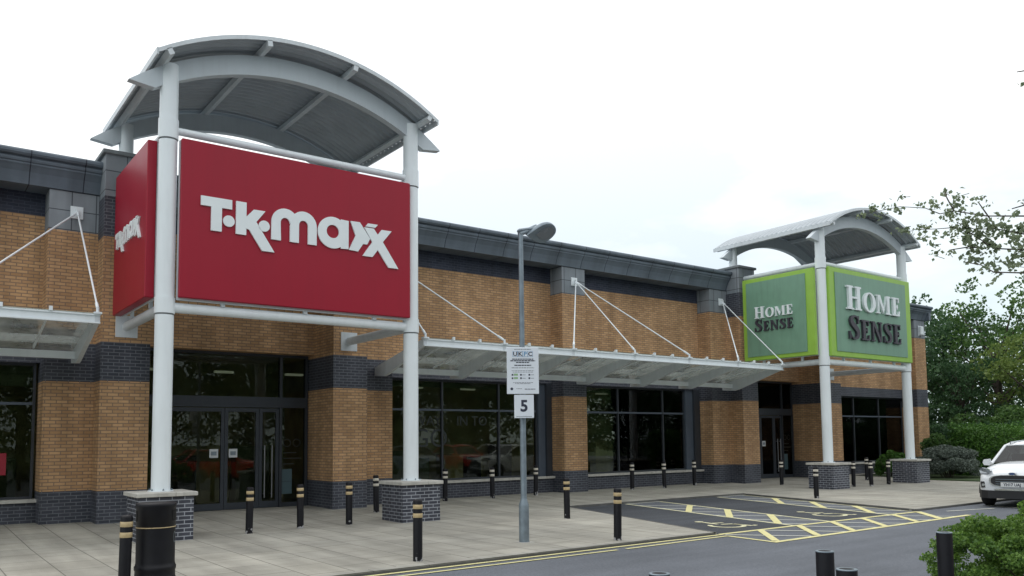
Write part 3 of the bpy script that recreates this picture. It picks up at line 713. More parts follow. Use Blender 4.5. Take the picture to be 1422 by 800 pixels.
def serif(ch):
    """strokes of a bracketed serif capital, unit height; returns list of (kind, data)"""
    r=[]; B_=lambda a,b,c,d:[(a,c),(b,c),(b,d),(a,d)]
    if ch=='H':
        r+= [B_(.12,.31,0,1),B_(.62,.81,0,1),B_(.29,.64,.47,.55)]
        for x in (.215,.715): r+=[B_(x-.19,x+.19,0,.07),B_(x-.19,x+.19,.93,1)]
        return r,.95
    if ch=='E':
        r+=[B_(.12,.32,0,1),B_(.03,.62,0,.08),B_(.03,.60,.92,1),B_(.3,.5,.46,.54),[(.54,.08),(.62,.08),(.66,.28),(.60,.28)],[(.54,.92),(.60,.92),(.63,.74),(.57,.74)],B_(.45,.5,.37,.63)]
        return r,.72
    if ch=='M':
        r+=[B_(.1,.18,0,1),B_(.84,1.03,0,1),[(.08,1),(.30,1),(.60,.22),(.54,.02)],[(.54,.02),(.60,.22),(.86,1),(.82,1)][::1],B_(.01,.28,0,.07),B_(.75,1.12,0,.07),B_(.0,.24,.93,1),B_(.82,1.12,.93,1)]
        return r,1.17
    if ch=='N':
        r+=[B_(.12,.21,0,1),B_(.73,.82,0,1),[(.1,1),(.30,1),(.82,.0),(.68,-.02)],B_(.02,.32,0,.07),B_(.62,.92,.93,1),B_(.02,.2,.93,1)]
        return r,.97
    if ch=='O': return [('ring',)],1.0
    if ch=='S': return [('s',)],.74
def word(parent,txt,f,x0,x1,base,h1,h2,mat,t):
    adv=[]; gs=[]
    for i,ch in enumerate(txt):
        g,w_=serif(ch); h=h1 if i==0 else h2; adv.append(w_*h); gs.append((g,h))
    gap=.055*h1; sc=(x1-x0-gap*(len(txt)-1))/sum(adv)
    x=x0
    for (g,h),a in zip(gs,adv):
        m=MB(); k=0
        for st in g:
            dd=t-.0025*k; k+=1
            if st==('ring',):
                n=40
                o=[(x+a*sc*(.5+.47*math.cos(2*math.pi*i/n)),base+h*(.5+.53*math.sin(2*math.pi*i/n))) for i in range(n)]
                ii=[(x+a*sc*(.5+.25*math.cos(2*math.pi*i/n)),base+h*(.5+.45*math.sin(2*math.pi*i/n))) for i in range(n)]
                stripx(m,o,ii,f,0,dd,mat,True)
            elif st==('s',):
                cl=[(.60,.80,.04),(.55,.90,.05),(.45,.965,.06),(.32,.965,.09),(.20,.90,.15),(.155,.79,.19),(.20,.67,.21),(.33,.56,.22),(.46,.46,.22),(.555,.34,.21),(.565,.2,.19),(.49,.08,.14),(.35,.03,.08),(.22,.045,.06),(.12,.13,.05),(.08,.22,.04)]
                # smooth
                pts=[]
                for i in range(len(cl)-1):
                    p0=cl[max(i-1,0)];p1=cl[i];p2=cl[i+1];p3=cl[min(i+2,len(cl)-1)]
                    for q in (0,.5):
                        pts.append(tuple(.5*((2*p1[j])+(-p0[j]+p2[j])*q+(2*p0[j]-5*p1[j]+4*p2[j]-p3[j])*q*q+(-p0[j]+3*p1[j]-3*p2[j]+p3[j])*q**3) for j in range(3)))
                pts.append(cl[-1])
                o=[];ii=[]
                for i,(px,pz,th) in enumerate(pts):
                    qa=pts[max(i-1,0)];qb=pts[min(i+1,len(pts)-1)]; d=Vector((qb[0]-qa[0],qb[1]-qa[1])).normalized(); nn=Vector((-d.y,d.x))*th*.5
                    o.append((x+(px+nn.x)*h*sc,base+(pz+nn.y)*h)); ii.append((x+(px-nn.x)*h*sc,base+(pz-nn.y)*h))
                stripx(m,o,ii,f,0,dd,mat)
                for pl in ([(.56,.66),(.64,.66),(.64,1.0),(.57,.95)],[(.02,-.0),(.09,.04),(.1,.33),(.02,.33)]):
                    k+=1; extr(m,[(x+a_*h*sc,base+b_*h) for a_,b_ in pl],f,0,t-.0025*k,mat)
            else: extr(m,[(x+px*h*sc,base+pz*h) for px,pz in st],f,0,dd,mat)
        o_=m.build('letter',parent); fixn(o_)
        x+=a*sc+gap
def hs_panel(kind,label):
    if kind=='F':
        o=thing('shop_sign',label,'sign',(28.9,16.45,4.6))
        m=MB(); m.box(26.17,31.66,16.38,16.52,4.62,7.79,LIME,.012); m.build('sign_border',o)
        m=MB(); m.box(26.49,31.28,16.355,16.378,4.80,7.62,SAGE); m.build('sign_face',o)
        m=MB(); m.box(26.15,31.68,16.522,16.57,4.6,7.77,WHITEG); m.build('sign_tray',o)
        f=lambda x,z,d:(x,16.354-d,z)
        word(o,'HOME',f,27.08,30.74,6.34,.86,.70,LETW,.09); word(o,'SENSE',f,27.18,30.76,5.27,.86,.74,LETD,.09)
    else:
        o=thing('shop_sign',label,'sign',(25.8,18.2,4.6))
        m=MB(); m.box(25.74,25.88,16.72,19.76,4.66,7.75,LIME,.012); m.build('sign_border',o)
        m=MB(); m.box(25.715,25.738,17.04,19.58,4.80,7.60,SAGE); m.build('sign_face',o)
        m=MB(); m.box(25.882,25.92,16.74,19.74,4.64,7.72,WHITEG); m.build('sign_tray',o)
        f=lambda x,z,d:(25.714-d,-x,z)
        word(o,'HOME',f,-19.2,-17.54,6.21,.43,.35,LETW,.06); word(o,'SENSE',f,-19.2,-17.54,5.72,.44,.36,LETD,.06)
hs_panel('F','big green sign box with lime border and lettering facing the car park'); hs_panel('S','green sign box with lime border on the left side of the far tower')

# ------------------------------------------------------------------ glass canopies
def canopy(raf,xa,xb,anchors,label):
    c=(xa+xb)/2; yf=17.9; yr=20.1
    K=thing('glass_canopy',label,'canopy',(c,yf,3.7),group='glazed wall canopies')
    m=MB(); # front rail: channel
    m.box(xa,xb,yf-.05,yf+.05,4.335,4.36,WHITE); m.box(xa,xb,yf-.015,yf+.01,4.2,4.335,WHITE); m.box(xa,xb,yf-.06,yf+.05,4.175,4.2,WHITE); m.build('front_rail',K)
    m=MB(); m.box(xa+.05,xb-.05,yr-.04,yr+.04,3.66,3.82,WHITE); m.build('rear_beam',K)
    def zt(y): return 4.36-(y-yf)*(4.36-3.86)/(yr-yf)
    for x in raf:
        m=MB(); m.prism([(yf-.02,4.2),(yf-.02,4.37),(yr+.1,3.9),(Yw,3.82),(Yw,3.6),(yr-.1,3.56),(yr-.3,3.6)],x-.045,x+.045,WHITEG,'X'); r_=m.build('rafter',K)
        m=MB(); m.box(x-.07,x+.07,yf-.1,yf+.06,4.361,4.4,WHITE); m.tube((x,yf-.03,4.4),(x,yf-.03,4.5),.03,mat=WHITE,seg=8); m.build('rod_bracket',r_)
    xs=sorted(raf)
    step=(xs[1]-xs[0])/3
    x=xs[0]
    bars=[]
    while x>xa-.01: x-=step
    x+=step
    while x<xb+.01:
        if min(abs(x-q) for q in raf)>.2: bars.append(x)
        x+=step
    for x in bars:
        m=MB(); m.prism([(yf-.07,4.375),(yf-.07,4.43),(yr+.1,3.90),(yr+.1,3.85)],x-.018,x+.018,WHITE,'X'); m.box(x-.03,x+.03,yf-.09,yf-.03,4.365,4.45,WHITE); m.build('glazing_bar',K)
    xe=[xa]+sorted(list(raf)+bars)+[xb]
    xe=sorted(set(round(v,3) for v in xe))
    for a,b in zip(xe[:-1],xe[1:]):
        if b-a<.1: continue
        m=MB(); m.prism([(yf-.05,4.375),(yf-.05,4.383),(yr+.25,3.868),(yr+.25,3.86)],a+.02,b-.02,ROOFG,'X'); m.build('glass_pane',K)
    for ax,rods in anchors:
        m=MB(); m.box(ax-.13,ax+.13,Yw-.03,Yw-.001,6.87,7.15,WHITE,.005); m.box(ax-.02,ax+.02,Yw-.14,Yw-.03,6.93,7.07,WHITE); an=m.build('wall_anchor',K)
        for rx in rods:
            m=MB(); m.tube((ax,Yw-.1,7.0),(rx,yf-.03,4.47),.02,mat=WHITE,seg=8)
            for t in (.03,.97):
                p=Vector((ax,Yw-.1,7.0)).lerp(Vector((rx,yf-.03,4.47)),t-.02); q=Vector((ax,Yw-.1,7.0)).lerp(Vector((rx,yf-.03,4.47)),t+.02); m.tube(p,q,.032,mat=WHITE,seg=8)
            m.build('tie_rod',an)
ra=[10.62+i*2.464 for i in range(7)]
canopy(ra,ra[0]-.05,ra[-1]+.05,[(10.6,[ra[0],ra[1]]),(17.92,[ra[2],ra[3],ra[4]]),(25.4,[ra[5],ra[6]])],'long glazed canopy hung on white rods between the two towers')
rb=[3.12-2.464*i for i in range(7)]
canopy(rb,rb[-1]-.05,rb[0]+.05,[(3.1,[rb[0],rb[1]]),(-4.3,[rb[2],rb[3],rb[4]])],'glazed canopy at the left edge of the photo over the shop window')

# ------------------------------------------------------------------ bollards
def scuffed():
    m,n,l,b=newmat('scuffed_black'); set_p(b,None,.5,spec=.3)
    t=n.new('ShaderNodeTexCoord'); s=n.new('ShaderNodeSeparateXYZ'); l.new(t.outputs['Object'],s.inputs[0])
    oi=n.new('ShaderNodeObjectInfo'); va=n.new('ShaderNodeVectorMath'); va.operation='MULTIPLY_ADD'; va.inputs[1].default_value=(7,5,3)
    cb=n.new('ShaderNodeCombineXYZ'); l.new(oi.outputs['Random'],cb.inputs[0]); l.new(oi.outputs['Random'],cb.inputs[1]); l.new(cb.outputs[0],va.inputs[0]); l.new(t.outputs['Object'],va.inputs[2])
    a=n.new('ShaderNodeTexNoise'); a.inputs['Scale'].default_value=15; a.inputs['Detail'].default_value=4; l.new(va.outputs[0],a.inputs['Vector'])
    r=n.new('ShaderNodeMapRange'); r.inputs[1].default_value=.02; r.inputs[2].default_value=.2; r.inputs[3].default_value=.09; r.inputs[4].default_value=-.25; l.new(s.outputs[2],r.inputs[0])
    ad=n.new('ShaderNodeMath'); ad.operation='ADD'; l.new(a.outputs['Fac'],ad.inputs[0]); l.new(r.outputs[0],ad.inputs[1])
    g=n.new('ShaderNodeMapRange'); g.inputs[1].default_value=.58; g.inputs[2].default_value=.61; l.new(ad.outputs[0],g.inputs[0])
    x=n.new('ShaderNodeMixRGB'); x.inputs[1].default_value=(.006,.006,.009,1); x.inputs[2].default_value=(.35,.35,.36,1); l.new(g.outputs[0],x.inputs[0]); l.new(x.outputs[0],b.inputs['Base Color'])
    return m
SCUFF=scuffed()
GR='black bollards with two reflective bands'
bol=thing('bollard','','bollard',(0,0,0),group=GR)
m=MB(); m.lathe([(.071,-.05),(.071,.885),(.066,.905),(.05,.914),(.001,.915)],(0,0,0),SCUFF,24); m.build('post',bol,True)
for z in (.775,.645):
    m=MB(); m.lathe([(.0715,0),(.0735,.002),(.0735,.062),(.0715,.064)],(0,0,z),GOLD,24); m.build('reflective_band',bol,True)
bl=[(2.33,11.17,'banded bollard just left of the litter bin'),
 (5.71,16.45,'banded bollard in front of the red shop doors, left of three'),
 (6.88,16.7,'banded bollard in front of the red shop doors, middle of three'),
 (7.99,16.7,'banded bollard in front of the red shop doors, right of three'),
 (9.66,18.65,'banded bollard just left of the brick plinth right of the doors'),
 (6.37,10.96,'tall-looking banded bollard by the kerb in front of the second brick plinth'),
 (12.69,20.28,'banded bollard under the first big window, left of three'),
 (14.34,20.26,'banded bollard under the first big window, middle of three'),
 (16.04,20.34,'banded bollard under the first big window, right of three'),
 (12.36,14.53,'banded bollard at the left tip of the disabled bay'),
 (10.40,10.85,'banded bollard by the kerb right of the lamp post'),
 (20.15,20.26,'banded bollard under the second big window, left of three'),
 (21.61,20.15,'banded bollard under the second big window, middle of three'),
 (23.53,20.45,'banded bollard under the second big window, right of three'),
 (26.28,18.69,'banded bollard in front of the green shop doors'),
 (21.71,14.27,'banded bollard standing alone before the far left brick plinth'),
 (27.58,16.62,'banded bollard just right of the far left brick plinth'),
 (31.38,18.32,'banded bollard at the back between the two far plinths, partly hidden'),
 (28.30,16.36,'banded bollard in the middle between the two far plinths'),
 (29.72,16.5,'banded bollard just left of the far right brick plinth')]
for i,(x,y,lb) in enumerate(bl):
    if i==0: bol.location=(x,y,zp(y)); bol['label']=lb; o=bol
    else: o=dup(bol,(x,y,zp(y)),None,lb)
    o.rotation_euler=(R(.9*math.sin(i*2.1)),R(.9*math.cos(i*3.7)),i*1.3)
    if y>18 or x>20:
        for k in list(bpy.data.objects):
            if k.parent==o and k.name.startswith('reflective'):
                k.material_slots[0].link='OBJECT'; k.material_slots[0].material=PALEBAND
plb=thing('bollard','','bollard',(0,0,0),group='plain black bollards near the viewer')
m=MB(); m.lathe([(.068,-.1),(.068,.9),(.064,.914),(.001,.918)],(0,0,0),BLACK,24); m.build('post',plb,True)
m=MB(); m.lathe([(.066,.0),(.0695,.001),(.0695,.008),(.066,.009)],(0,0,.906),GALV,24); m.build('cap_rim',plb,True)
for i,(x,y,lb) in enumerate(((7.76,3.8,'plain black bollard beside the foreground bush'),(5.83,3.78,'plain black bollard at the bottom edge, taller of the close pair'),(5.15,3.18,'plain black bollard cut by the bottom edge, lower of the close pair'),(4.07,3.86,'plain black bollard top barely showing at the bottom centre'))):
    if i==0: plb.location=(x,y,0); plb['label']=lb
    else: dup(plb,(x,y,0),None,lb)
    

# ------------------------------------------------------------------ litter bin
LB=thing('litter_bin','round black litter bin with a thin gold line beside the left brick plinth','bin',(2.72,11.3,0),R(-20)); LB.scale=(.93,.93,1)
m=MB(); m.lathe([(.255,0),(.262,.05),(.268,.06),(.268,.1),(.26,.11),(.258,.2),(.268,.21),(.268,.25),(.258,.26),(.25,.3),(.25,.74)],(0,0,0),BLACK,40); m.build('body',LB,True)
m=MB(); n=40; r=.252
vs=[];fs=[]
m.lathe([(.25,.741),(.254,.745),(.254,.99),(.26,1.0),(.262,1.03),(.25,1.045),(.2,1.05),(.001,1.052)],(0,0,0),BLACK,40); m.build('hood',LB,True)
m=MB(); m.lathe([(.251,0),(.256,.001),(.256,.012),(.251,.013)],(0,0,.735),GOLD,40); m.build('gold_band',LB,True)
for a in (0,180):
    m=MB(); vs=[]
    for i in range(9):
        t=R(a-30+60*i/8)
        for z in (.82,.95): vs.append((.257*math.cos(t),.257*math.sin(t),z))
    m.add(vs,[[2*i,2*i+2,2*i+3,2*i+1] for i in range(8)],plain('bin_opening',(.003,.003,.003),.9)); m.build('opening',LB,True)
m=MB(); t=R(-14); 
vs=[]
for i in range(17):
    a=2*math.pi*i/16
    for rr in (.035,.028):
        tt=t+rr*math.cos(a)/.25; vs.append((.2535*math.cos(tt),.2535*math.sin(tt),.61+rr*2.0*math.sin(a)))
m.add(vs,[[2*i,2*i+1,2*i+3,2*i+2] for i in range(16)],GALV); m.build('lock_plate',LB,True)

# ------------------------------------------------------------------ lamp post and its signs
LP=thing('street_lamp','grey galvanised lamp post with teardrop lantern standing on the pavement','street lamp',(8.97,11.72,0))
m=MB(); m.lathe([(.09,-.05),(.089,.62),(.087,.66),(.06,.74),(.055,.78),(.052,2.5),(.04,5.5),(.04,5.55)],(0,0,0),GALV,20); m.box(-.13,.13,-.13,.13,-.01,.004,SLAB); m.build('pole',LP,True)
H_=bpy.data.objects.new('tmp',None)
# lantern pointing along +X, rolled so that its underside faces the viewer a little
def lantern():
    m=MB(); out=[];n=30
    for i in range(n):
        t=2*math.pi*i/n; u=.5-.5*math.cos(t)   # 0 at nose, 1 at the round end
        wv=.19*math.sin(t)*(math.sin(math.pi*min(u*.62+.03,1))**.9)
        out.append((.10+.66*u, -wv))
    def ring(s,z): return [(.1+.35*1+((a-.45)*s), b*s, z) for a,b in out]
    layers=[ring(.96,-.035),ring(1.0,-.02),ring(1.0,.02),ring(.9,.055),ring(.6,.075)]
    layers=[[(x-.0,y,z) for x,y,z in L_] for L_ in layers]
    vs=[p for L_ in layers for p in L_]
    fs=[[j*n+i,j*n+(i+1)%n,(j+1)*n+(i+1)%n,(j+1)*n+i] for j in range(4) for i in range(n)]+[list(range(n))[::-1],list(range(4*n,5*n))]
    m.add(vs,fs,GALV,False); return m,out
def tilt(o): 
    o.location=(0,0,5.5); o.rotation_euler=(R(-50),R(-13),R(0)); o.scale=(1.1,1.15,1)
m,out=lantern(); lo=m.build('lantern',LP,True); tilt(lo); fixn(lo)
m=MB(); n=len(out); vs=[(.45+(a-.45)*.62+.06, b*.66, -.036) for a,b in out]; vs2=[(x,y,-.045) for x,y,z in vs]
m.add(vs+vs2,[list(range(n,2*n))[::-1]]+[[i,(i+1)%n,n+(i+1)%n,n+i] for i in range(n)],plain('lamp_bowl',(.16,.18,.2),.25,var=.05)); q=m.build('lamp_bowl',lo,True); fixn(q)
m=MB(); m.tube((-.03,0,.0),(.42,.0,.10),.045,.05,GALV,12); m.box(-.05,.4,-.06,.03,.03,.09,GALV,.02); q=m.build('arm',LP,True); q.location=(0,0,5.52); q.rotation_euler=(R(-20),R(-14),0)
ang=R(-30)
PS=thing('parking_sign','white parking notice board strapped high on the lamp post','sign',(8.9,11.62,3.02),ang)
m=MB(); m.box(-.285,.285,-.035,-.022,-.415,.415,SIGNW,.006); m.build('board',PS,True)
m=MB(); m.tube((.06,.1,.2),(-.02,-.02,.2),.0,mat=GALV) if False else None
m.box(-.08,.08,-.021,.03,.18,.21,GALV); m.box(-.08,.08,-.021,.03,-.24,-.21,GALV); m.build('clamp',PS,True)
def ST(x,z,d=-.0365): return Matrix.Translation((x,d,z))@Matrix.Rotation(R(90),4,'X')
m=MB(); m.box(-.18,.18,-.0375,-.0355,.245,.345,SIGNB); m.build('logo_plate',PS,True)
for k,ch in enumerate('UKPC'):
    m=MB(); x=-.135+k*.09; m.box(x-.04,x+.04,-.0395,-.038,.25,.34,SIGNW); m.build('logo_plate',PS,True)
    textmesh(ch,.1,SIGNK if k!=2 else SIGNB,'letter',PS,ST(x,.293,-.0405),.0008,1.1,bold=.003)
rng=random.Random(4)
m=MB()
for z,a,b,hh in ((.375,-.15,.15,.008),(.195,-.19,.19,.018),(.165,-.22,.22,.02),(.135,-.12,.12,.018),(.085,-.15,.15,.018),(.045,-.2,.2,.008),(-.005,-.2,.2,.006),(-.03,-.18,.18,.006),(-.215,-.18,.18,.006),(-.235,-.14,.14,.006),(-.325,-.12,-.02,.006),(-.335,.03,.22,.012)):
    x=a
    while x<b:
        e=min(b,x+rng.uniform(.02,.06)); m.box(x,e,-.0372,-.0358,z,z+hh,SIGNK); x=e+.008
m.build('small_print',PS,True)
m=MB()
for k in range(3):
    for j in range(2):
        x=-.2+k*.15; z=-.09-j*.06; m.box(x,x+.03,-.0372,-.0358,z,z+.03,SIGNK)
        if k==0: m.box(x+.04,x+.11,-.0370,-.0358,z,z+.035,SIGNG)
        else: m.box(x+.04,x+.1,-.0370,-.0358,z+.01,z+.018,GALV)
vs=[(-.2+.025*math.cos(2*math.pi*i/12),-.0372,-.325+.025*math.sin(2*math.pi*i/12)) for i in range(12)]; m.add(vs,[list(range(12))],SIGNK)
m.build('icon',PS,True)
NS=thing('number_sign','small white square sign with a black number five below the parking notice','sign',(8.92,11.62,2.385),ang)
m=MB(); m.box(-.175,.175,-.035,-.022,-.205,.205,SIGNW,.006); m.build('board',NS,True)
m=MB(); m.box(-.06,.06,-.021,.03,-.02,.02,GALV); m.build('clamp',NS,True)
textmesh('5',.28,SIGNK,'number',NS,ST(0,0,-.0365),.0008,1.0,bold=.009)
m=MB(); m.box(-.14,.14,-.0368,-.0355,-.18,-.172,GALV); m.build('small_print',NS,True)

# ------------------------------------------------------------------ cars
def carpaint(name,col):
    m,n,l,b=newmat(name); set_p(b,col,.3,0,.8); b.inputs['Coat Roughness'].default_value=.06
    return m
CW=carpaint('car_white',(.74,.77,.8)); TYRE=plain('tyre',(.015,.015,.016),.8,bump=.2); CG=glassmat('car_glass',(.18,.2,.2),0,1.0)
CDK=plain('car_black_trim',(.018,.018,.02),.5,var=.1); CHR=plain('chrome',(.6,.62,.65),.15,1,var=.03); PLATE=plain('plate_white',(.7,.72,.72),.4,var=.03)
HLG=plain('headlight_lens',(.22,.25,.28),.12,.3,coat=1,var=.3,vs=14); BADGE=plain('badge_blue',(.03,.07,.2),.25,var=.05); CINT=plain('car_interior',(.02,.02,.022),.8)
def car(label,loc,rz,paint,group=None,full=True):
    """front points to -Y; length 4.1, width 1.77, height 1.67"""
    C_=thing('parked_car',label,'car',loc,rz,group)
    # side profile by stations: (y, half width at sill, half width at belt, z bottom, z belt, z crown)
    st=[(-2.03,.60,.62,.36,.64,.70),(-1.97,.76,.77,.30,.78,.88),(-1.80,.84,.83,.27,.90,1.02),(-1.45,.865,.86,.25,.97,1.10),(-1.0,.87,.87,.24,1.01,1.15),(-.62,.875,.875,.24,1.03,1.17),(.3,.875,.88,.24,1.05,1.10),(1.2,.875,.875,.26,1.08,1.13),(1.75,.85,.85,.30,1.10,1.14),(2.0,.78,.80,.38,1.08,1.12)]
    m=MB(); vs=[]; k=0
    rows=[]
    for y,ws,wb,z0,zb,zc in st:
        half=[(0,z0),(ws*.8,z0),(ws*.97,z0+.07),(ws,z0+.22),(wb*1.0,(z0+zb)/2+.05),(wb*.985,zb-.06),(wb*.93,zb+.0),(wb*.7,zb+(zc-zb)*.7),(wb*.35,zc-.01),(0,zc)]
        ring=[(x,y,z) for x,z in half]+[(-x,y,z) for x,z in half[-2:0:-1]]
        rows.append(ring)
    n=len(rows[0]); vs=[p for r_ in rows for p in r_]
    fs=[[j*n+i,(j+1)*n+i,(j+1)*n+(i+1)%n,j*n+(i+1)%n] for j in range(len(rows)-1) for i in range(n)]+[list(range(n)),list(range((len(rows)-1)*n,len(rows)*n))[::-1]]
    m.add(vs,fs,paint,True); bo=m.build('body',C_,True); fixn(bo)
    sb=bo.modifiers.new('s','SUBSURF'); sb.levels=2; sb.render_levels=2
    # greenhouse
    gh=[(-.78,.80,1.08),(-.1,.66,1.55),(.5,.64,1.64),(1.35,.62,1.61),(1.95,.70,1.15)]
    m=MB(); vs=[]
    for y,wt,z in gh: 
        wb=.83 if 1 else 0
        vs+=[(-wt,y,z),(-wt*.6,y,z+.03),(wt*.6,y,z+.03),(wt,y,z)]
    base=[(-.83,-.8,1.06),(.83,-.8,1.06),(-.84,.5,1.08),(.84,.5,1.08),(-.80,1.97,1.1),(.80,1.97,1.1)]
    # roof
    m.add(vs[4:16],[[j*4+i,j*4+i+1,(j+1)*4+i+1,(j+1)*4+i] for j in range(2) for i in range(3)],paint,True)
    rf=m.build('roof',C_,True); md=rf.modifiers.new('s','SOLIDIFY'); md.thickness=.03
    m=MB()
    def ws(a,b,c_,d,mat): m.quad(a,b,c_,d,mat)
    ws((-.79,-.80,1.10),(.79,-.80,1.10),(.645,-.12,1.55),(-.645,-.12,1.55),CG); m.build('windscreen',C_,True)
    for s in (-1,1):
        m=MB(); m.quad((s*.82,-.62,1.09),(s*.83,1.75,1.13),(s*.63,1.35,1.58),(s*.66,-.1,1.52),CG); m.build('side_window',C_,True)
        m=MB(); 
        m.tube((s*.81,-.82,1.08),(s*.66,-.11,1.545),.04,mat=paint,seg=8); m.tube((s*.82,1.95,1.12),(s*.63,1.36,1.60),.06,mat=paint,seg=8); m.tube((s*.84,.55,1.08),(s*.655,.5,1.6),.03,mat=CDK,seg=8)
        m.tube((s*.66,-.11,1.545),(s*.64,.5,1.625),.035,mat=paint,seg=8); m.tube((s*.64,.5,1.625),(s*.63,1.36,1.60),.035,mat=paint,seg=8)
        m.build('pillar',C_,True)
        m=MB(); m.tube((s*.56,.0,1.64),(s*.54,1.2,1.68),.016,mat=CHR,seg=8); m.tube((s*.56,.0,1.58),(s*.56,.0,1.64),.014,mat=CHR,seg=6); m.tube((s*.54,1.2,1.62),(s*.54,1.2,1.68),.014,mat=CHR,seg=6); m.build('roof_rail',C_,True)
        m=MB(); m.tube((s*.84,-.58,1.1),(s*.93,-.62,1.12),.03,mat=paint,seg=8)
        pr=[(s*.88,1.05),(s*.9,1.02),(s*1.04,1.03),(s*1.07,1.1),(s*1.04,1.18),(s*.91,1.2)]
        m.prism(pr,-.70,-.56,paint,'Y'); o_=m.build('wing_mirror',C_,True); fixn(o_)
        hl=MB(); p_=[(s*.50,.93),(s*.56,.86),(s*.78,.85),(s*.83,.93),(s*.78,1.0),(s*.64,.98)]
        yo=[-1.995,-1.99,-1.86,-1.76,-1.80,-1.93]
        n_=6; v_=[(a,yo[i]-.02,b) for i,(a,b) in enumerate(p_)]+[(a,yo[i]+.12,b) for i,(a,b) in enumerate(p_)]
        hl.add(v_,[list(range(6)),list(range(6,12))[::-1]]+[[i,(i+1)%6,6+(i+1)%6,6+i] for i in range(6)],HLG); o_=hl.build('headlight',C_,True); fixn(o_)
        fl=MB(); fl.prism([(s*.62,.50),(s*.74,.49),(s*.75,.65),(s*.66,.65)],-2.0,-1.8,CDK,'Y'); o_=fl.build('fog_light',C_,True); fixn(o_)
        q=MB(); 
        vs=[]; 
        cxx=s*.69
        for a_ in range(12): t=2*math.pi*a_/12; vs.append((cxx+.035*math.cos(t),-2.004,.565+.035*math.sin(t)))
        q.add(vs,[list(range(12))],CHR); q.build('lens',o_,True)
    m=MB(); m.quad((-.66,1.98,1.18),(.66,1.98,1.18),(.58,1.42,1.58),(-.58,1.42,1.58),CG); m.build('rear_window',C_,True)
    m=MB(); 
    for xx in (-.37,.37): m.box(xx-.22,xx+.22,.1,.2,.8,1.32,CINT,.04)
    m.box(-.8,.8,-.6,.0,.9,1.06,CINT); m.build('cabin',C_,True)
    # grille
    def gp(sc,y0,y1,mat,nm,par=None,zo=.68,ww=.54,hh=.15):
        m=MB(); n=20; pts=[]
        for i in range(n):
            t=2*math.pi*i/n; c_,s_=math.cos(t),math.sin(t)
            pts.append((ww*sc*math.copysign(abs(c_)**.6,c_),zo+hh*sc*math.copysign(abs(s_)**.75,s_)+ .0))
        m.prism(pts,y0,y1,mat,'Y'); o_=m.build(nm,par or C_,True); fixn(o_); return o_
    g_=gp(1.0,-2.06,-1.85,CHR,'grille_surround'); gp(.92,-2.07,-2.059,CDK,'grille',g_)
    m=MB(); 
    for z in (.72,.66,.60): m.box(-.38,.38,-2.076,-2.07,z-.006,z+.006,GALV)
    m.build('grille_bar',g_,True)
    m=MB(); m.prism([(.085*math.cos(2*math.pi*i/20),.86+.035*math.sin(2*math.pi*i/20)) for i in range(20)],-2.06,-1.95,CHR,'Y'); b_=m.build('badge',C_,True); fixn(b_)
    m=MB(); m.prism([(.07*math.cos(2*math.pi*i/20),.86+.026*math.sin(2*math.pi*i/20)) for i in range(20)],-2.064,-2.0605,BADGE,'Y'); q=m.build('badge_face',b_,True); fixn(q)
    m=MB(); m.box(-.26,.26,-2.10,-2.078,.53,.64,PLATE,.003); p_=m.build('number_plate',C_,True)
    if full: textmesh('YH17 UAJ',.1,SIGNK,'plate_text',p_,Matrix.Translation((0,-2.102,.585))@Matrix.Rotation(R(90),4,'X'),.001,.92,bold=.003)
    m=MB(); m.prism([(-.58,-2.05),(.58,-2.05),(.74,-1.98),(.83,-1.84),(.875,-1.66),(-.875,-1.66),(-.83,-1.84),(-.74,-1.98)],.23,.43,CDK,'Z'); o_=m.build('lower_bumper',C_,True); fixn(o_)
    m=MB(); m.box(-.42,.42,-2.065,-2.05,.44,.475,CHR); m.build('bumper_trim',C_,True)
    for s in (-1,1):
        for y in (-1.3,1.22):
            m=MB()
            def ly(prof,mat):
                vs=[];n=24
                for r_,x in prof:
                    for i in range(n): t=2*math.pi*i/n; vs.append((s*x,y+r_*math.cos(t),.33+r_*math.sin(t)))
                m.add(vs,[[j*n+i,j*n+(i+1)%n,(j+1)*n+(i+1)%n,(j+1)*n+i] for j in range(len(prof)-1) for i in range(n)]+[list(range((len(prof)-1)*n,len(prof)*n))],mat,True)
            ly([(.2,.66),(.31,.67),(.33,.69),(.33,.86),(.31,.885),(.22,.888)],TYRE); w_=m.build('wheel',C_,True); fixn(w_)
            m=MB(); ly([(.22,.885),(.215,.87),(.06,.865),(.05,.88)],GALV)
            for k in range(5):
                t=2*math.pi*k/5; m.tube((s*.875,y,.33),(s*.88,y+.2*math.cos(t),.33+.2*math.sin(t)),.03,mat=CHR,seg=6)
            m.build('rim',w_,True)
    for s in (-1,1):
        for y in (-1.3,1.22):
            m=MB(); vs=[]
            for i in range(15):
                t=math.pi*i/14
                for r_,x in ((.345,.88),(.40,.888)): vs.append((s*x,y+r_*math.cos(t),.33+r_*math.sin(t)))
            m.add(vs,[[2*i,2*i+1,2*i+3,2*i+2] for i in range(14)],CDK); m.build('wheel_arch',C_,True)
    return C_
CARH=R(187)
car('white compact car with roof rails parked facing the viewer at the right edge',(24.66,9.56,-.05),CARH+R(90),CW)
# cars parked across the car park, behind the viewer; the shop windows mirror them
c2=car('red hatchback parked across the car park, seen only mirrored in the big window',(27.1,1.3,zr(1.3)),R(180),carpaint('car_red',(.6,.03,.015)),'cars parked across the car park',False)
c3=car('silver blue car parked across the car park, mirrored in the big window',(24.0,1.3,zr(1.3)),R(180),carpaint('car_blue',(.3,.36,.46)),'cars parked across the car park',False)
c4=car('white car parked across the car park, mirrored in the big window',(30.2,1.3,zr(1.3)),R(176),CW,'cars parked across the car park',False)
c5=dup(c2,(13.2,.5,zr(.5)),R(88),'red car parked across the car park, mirrored in the shop doors')

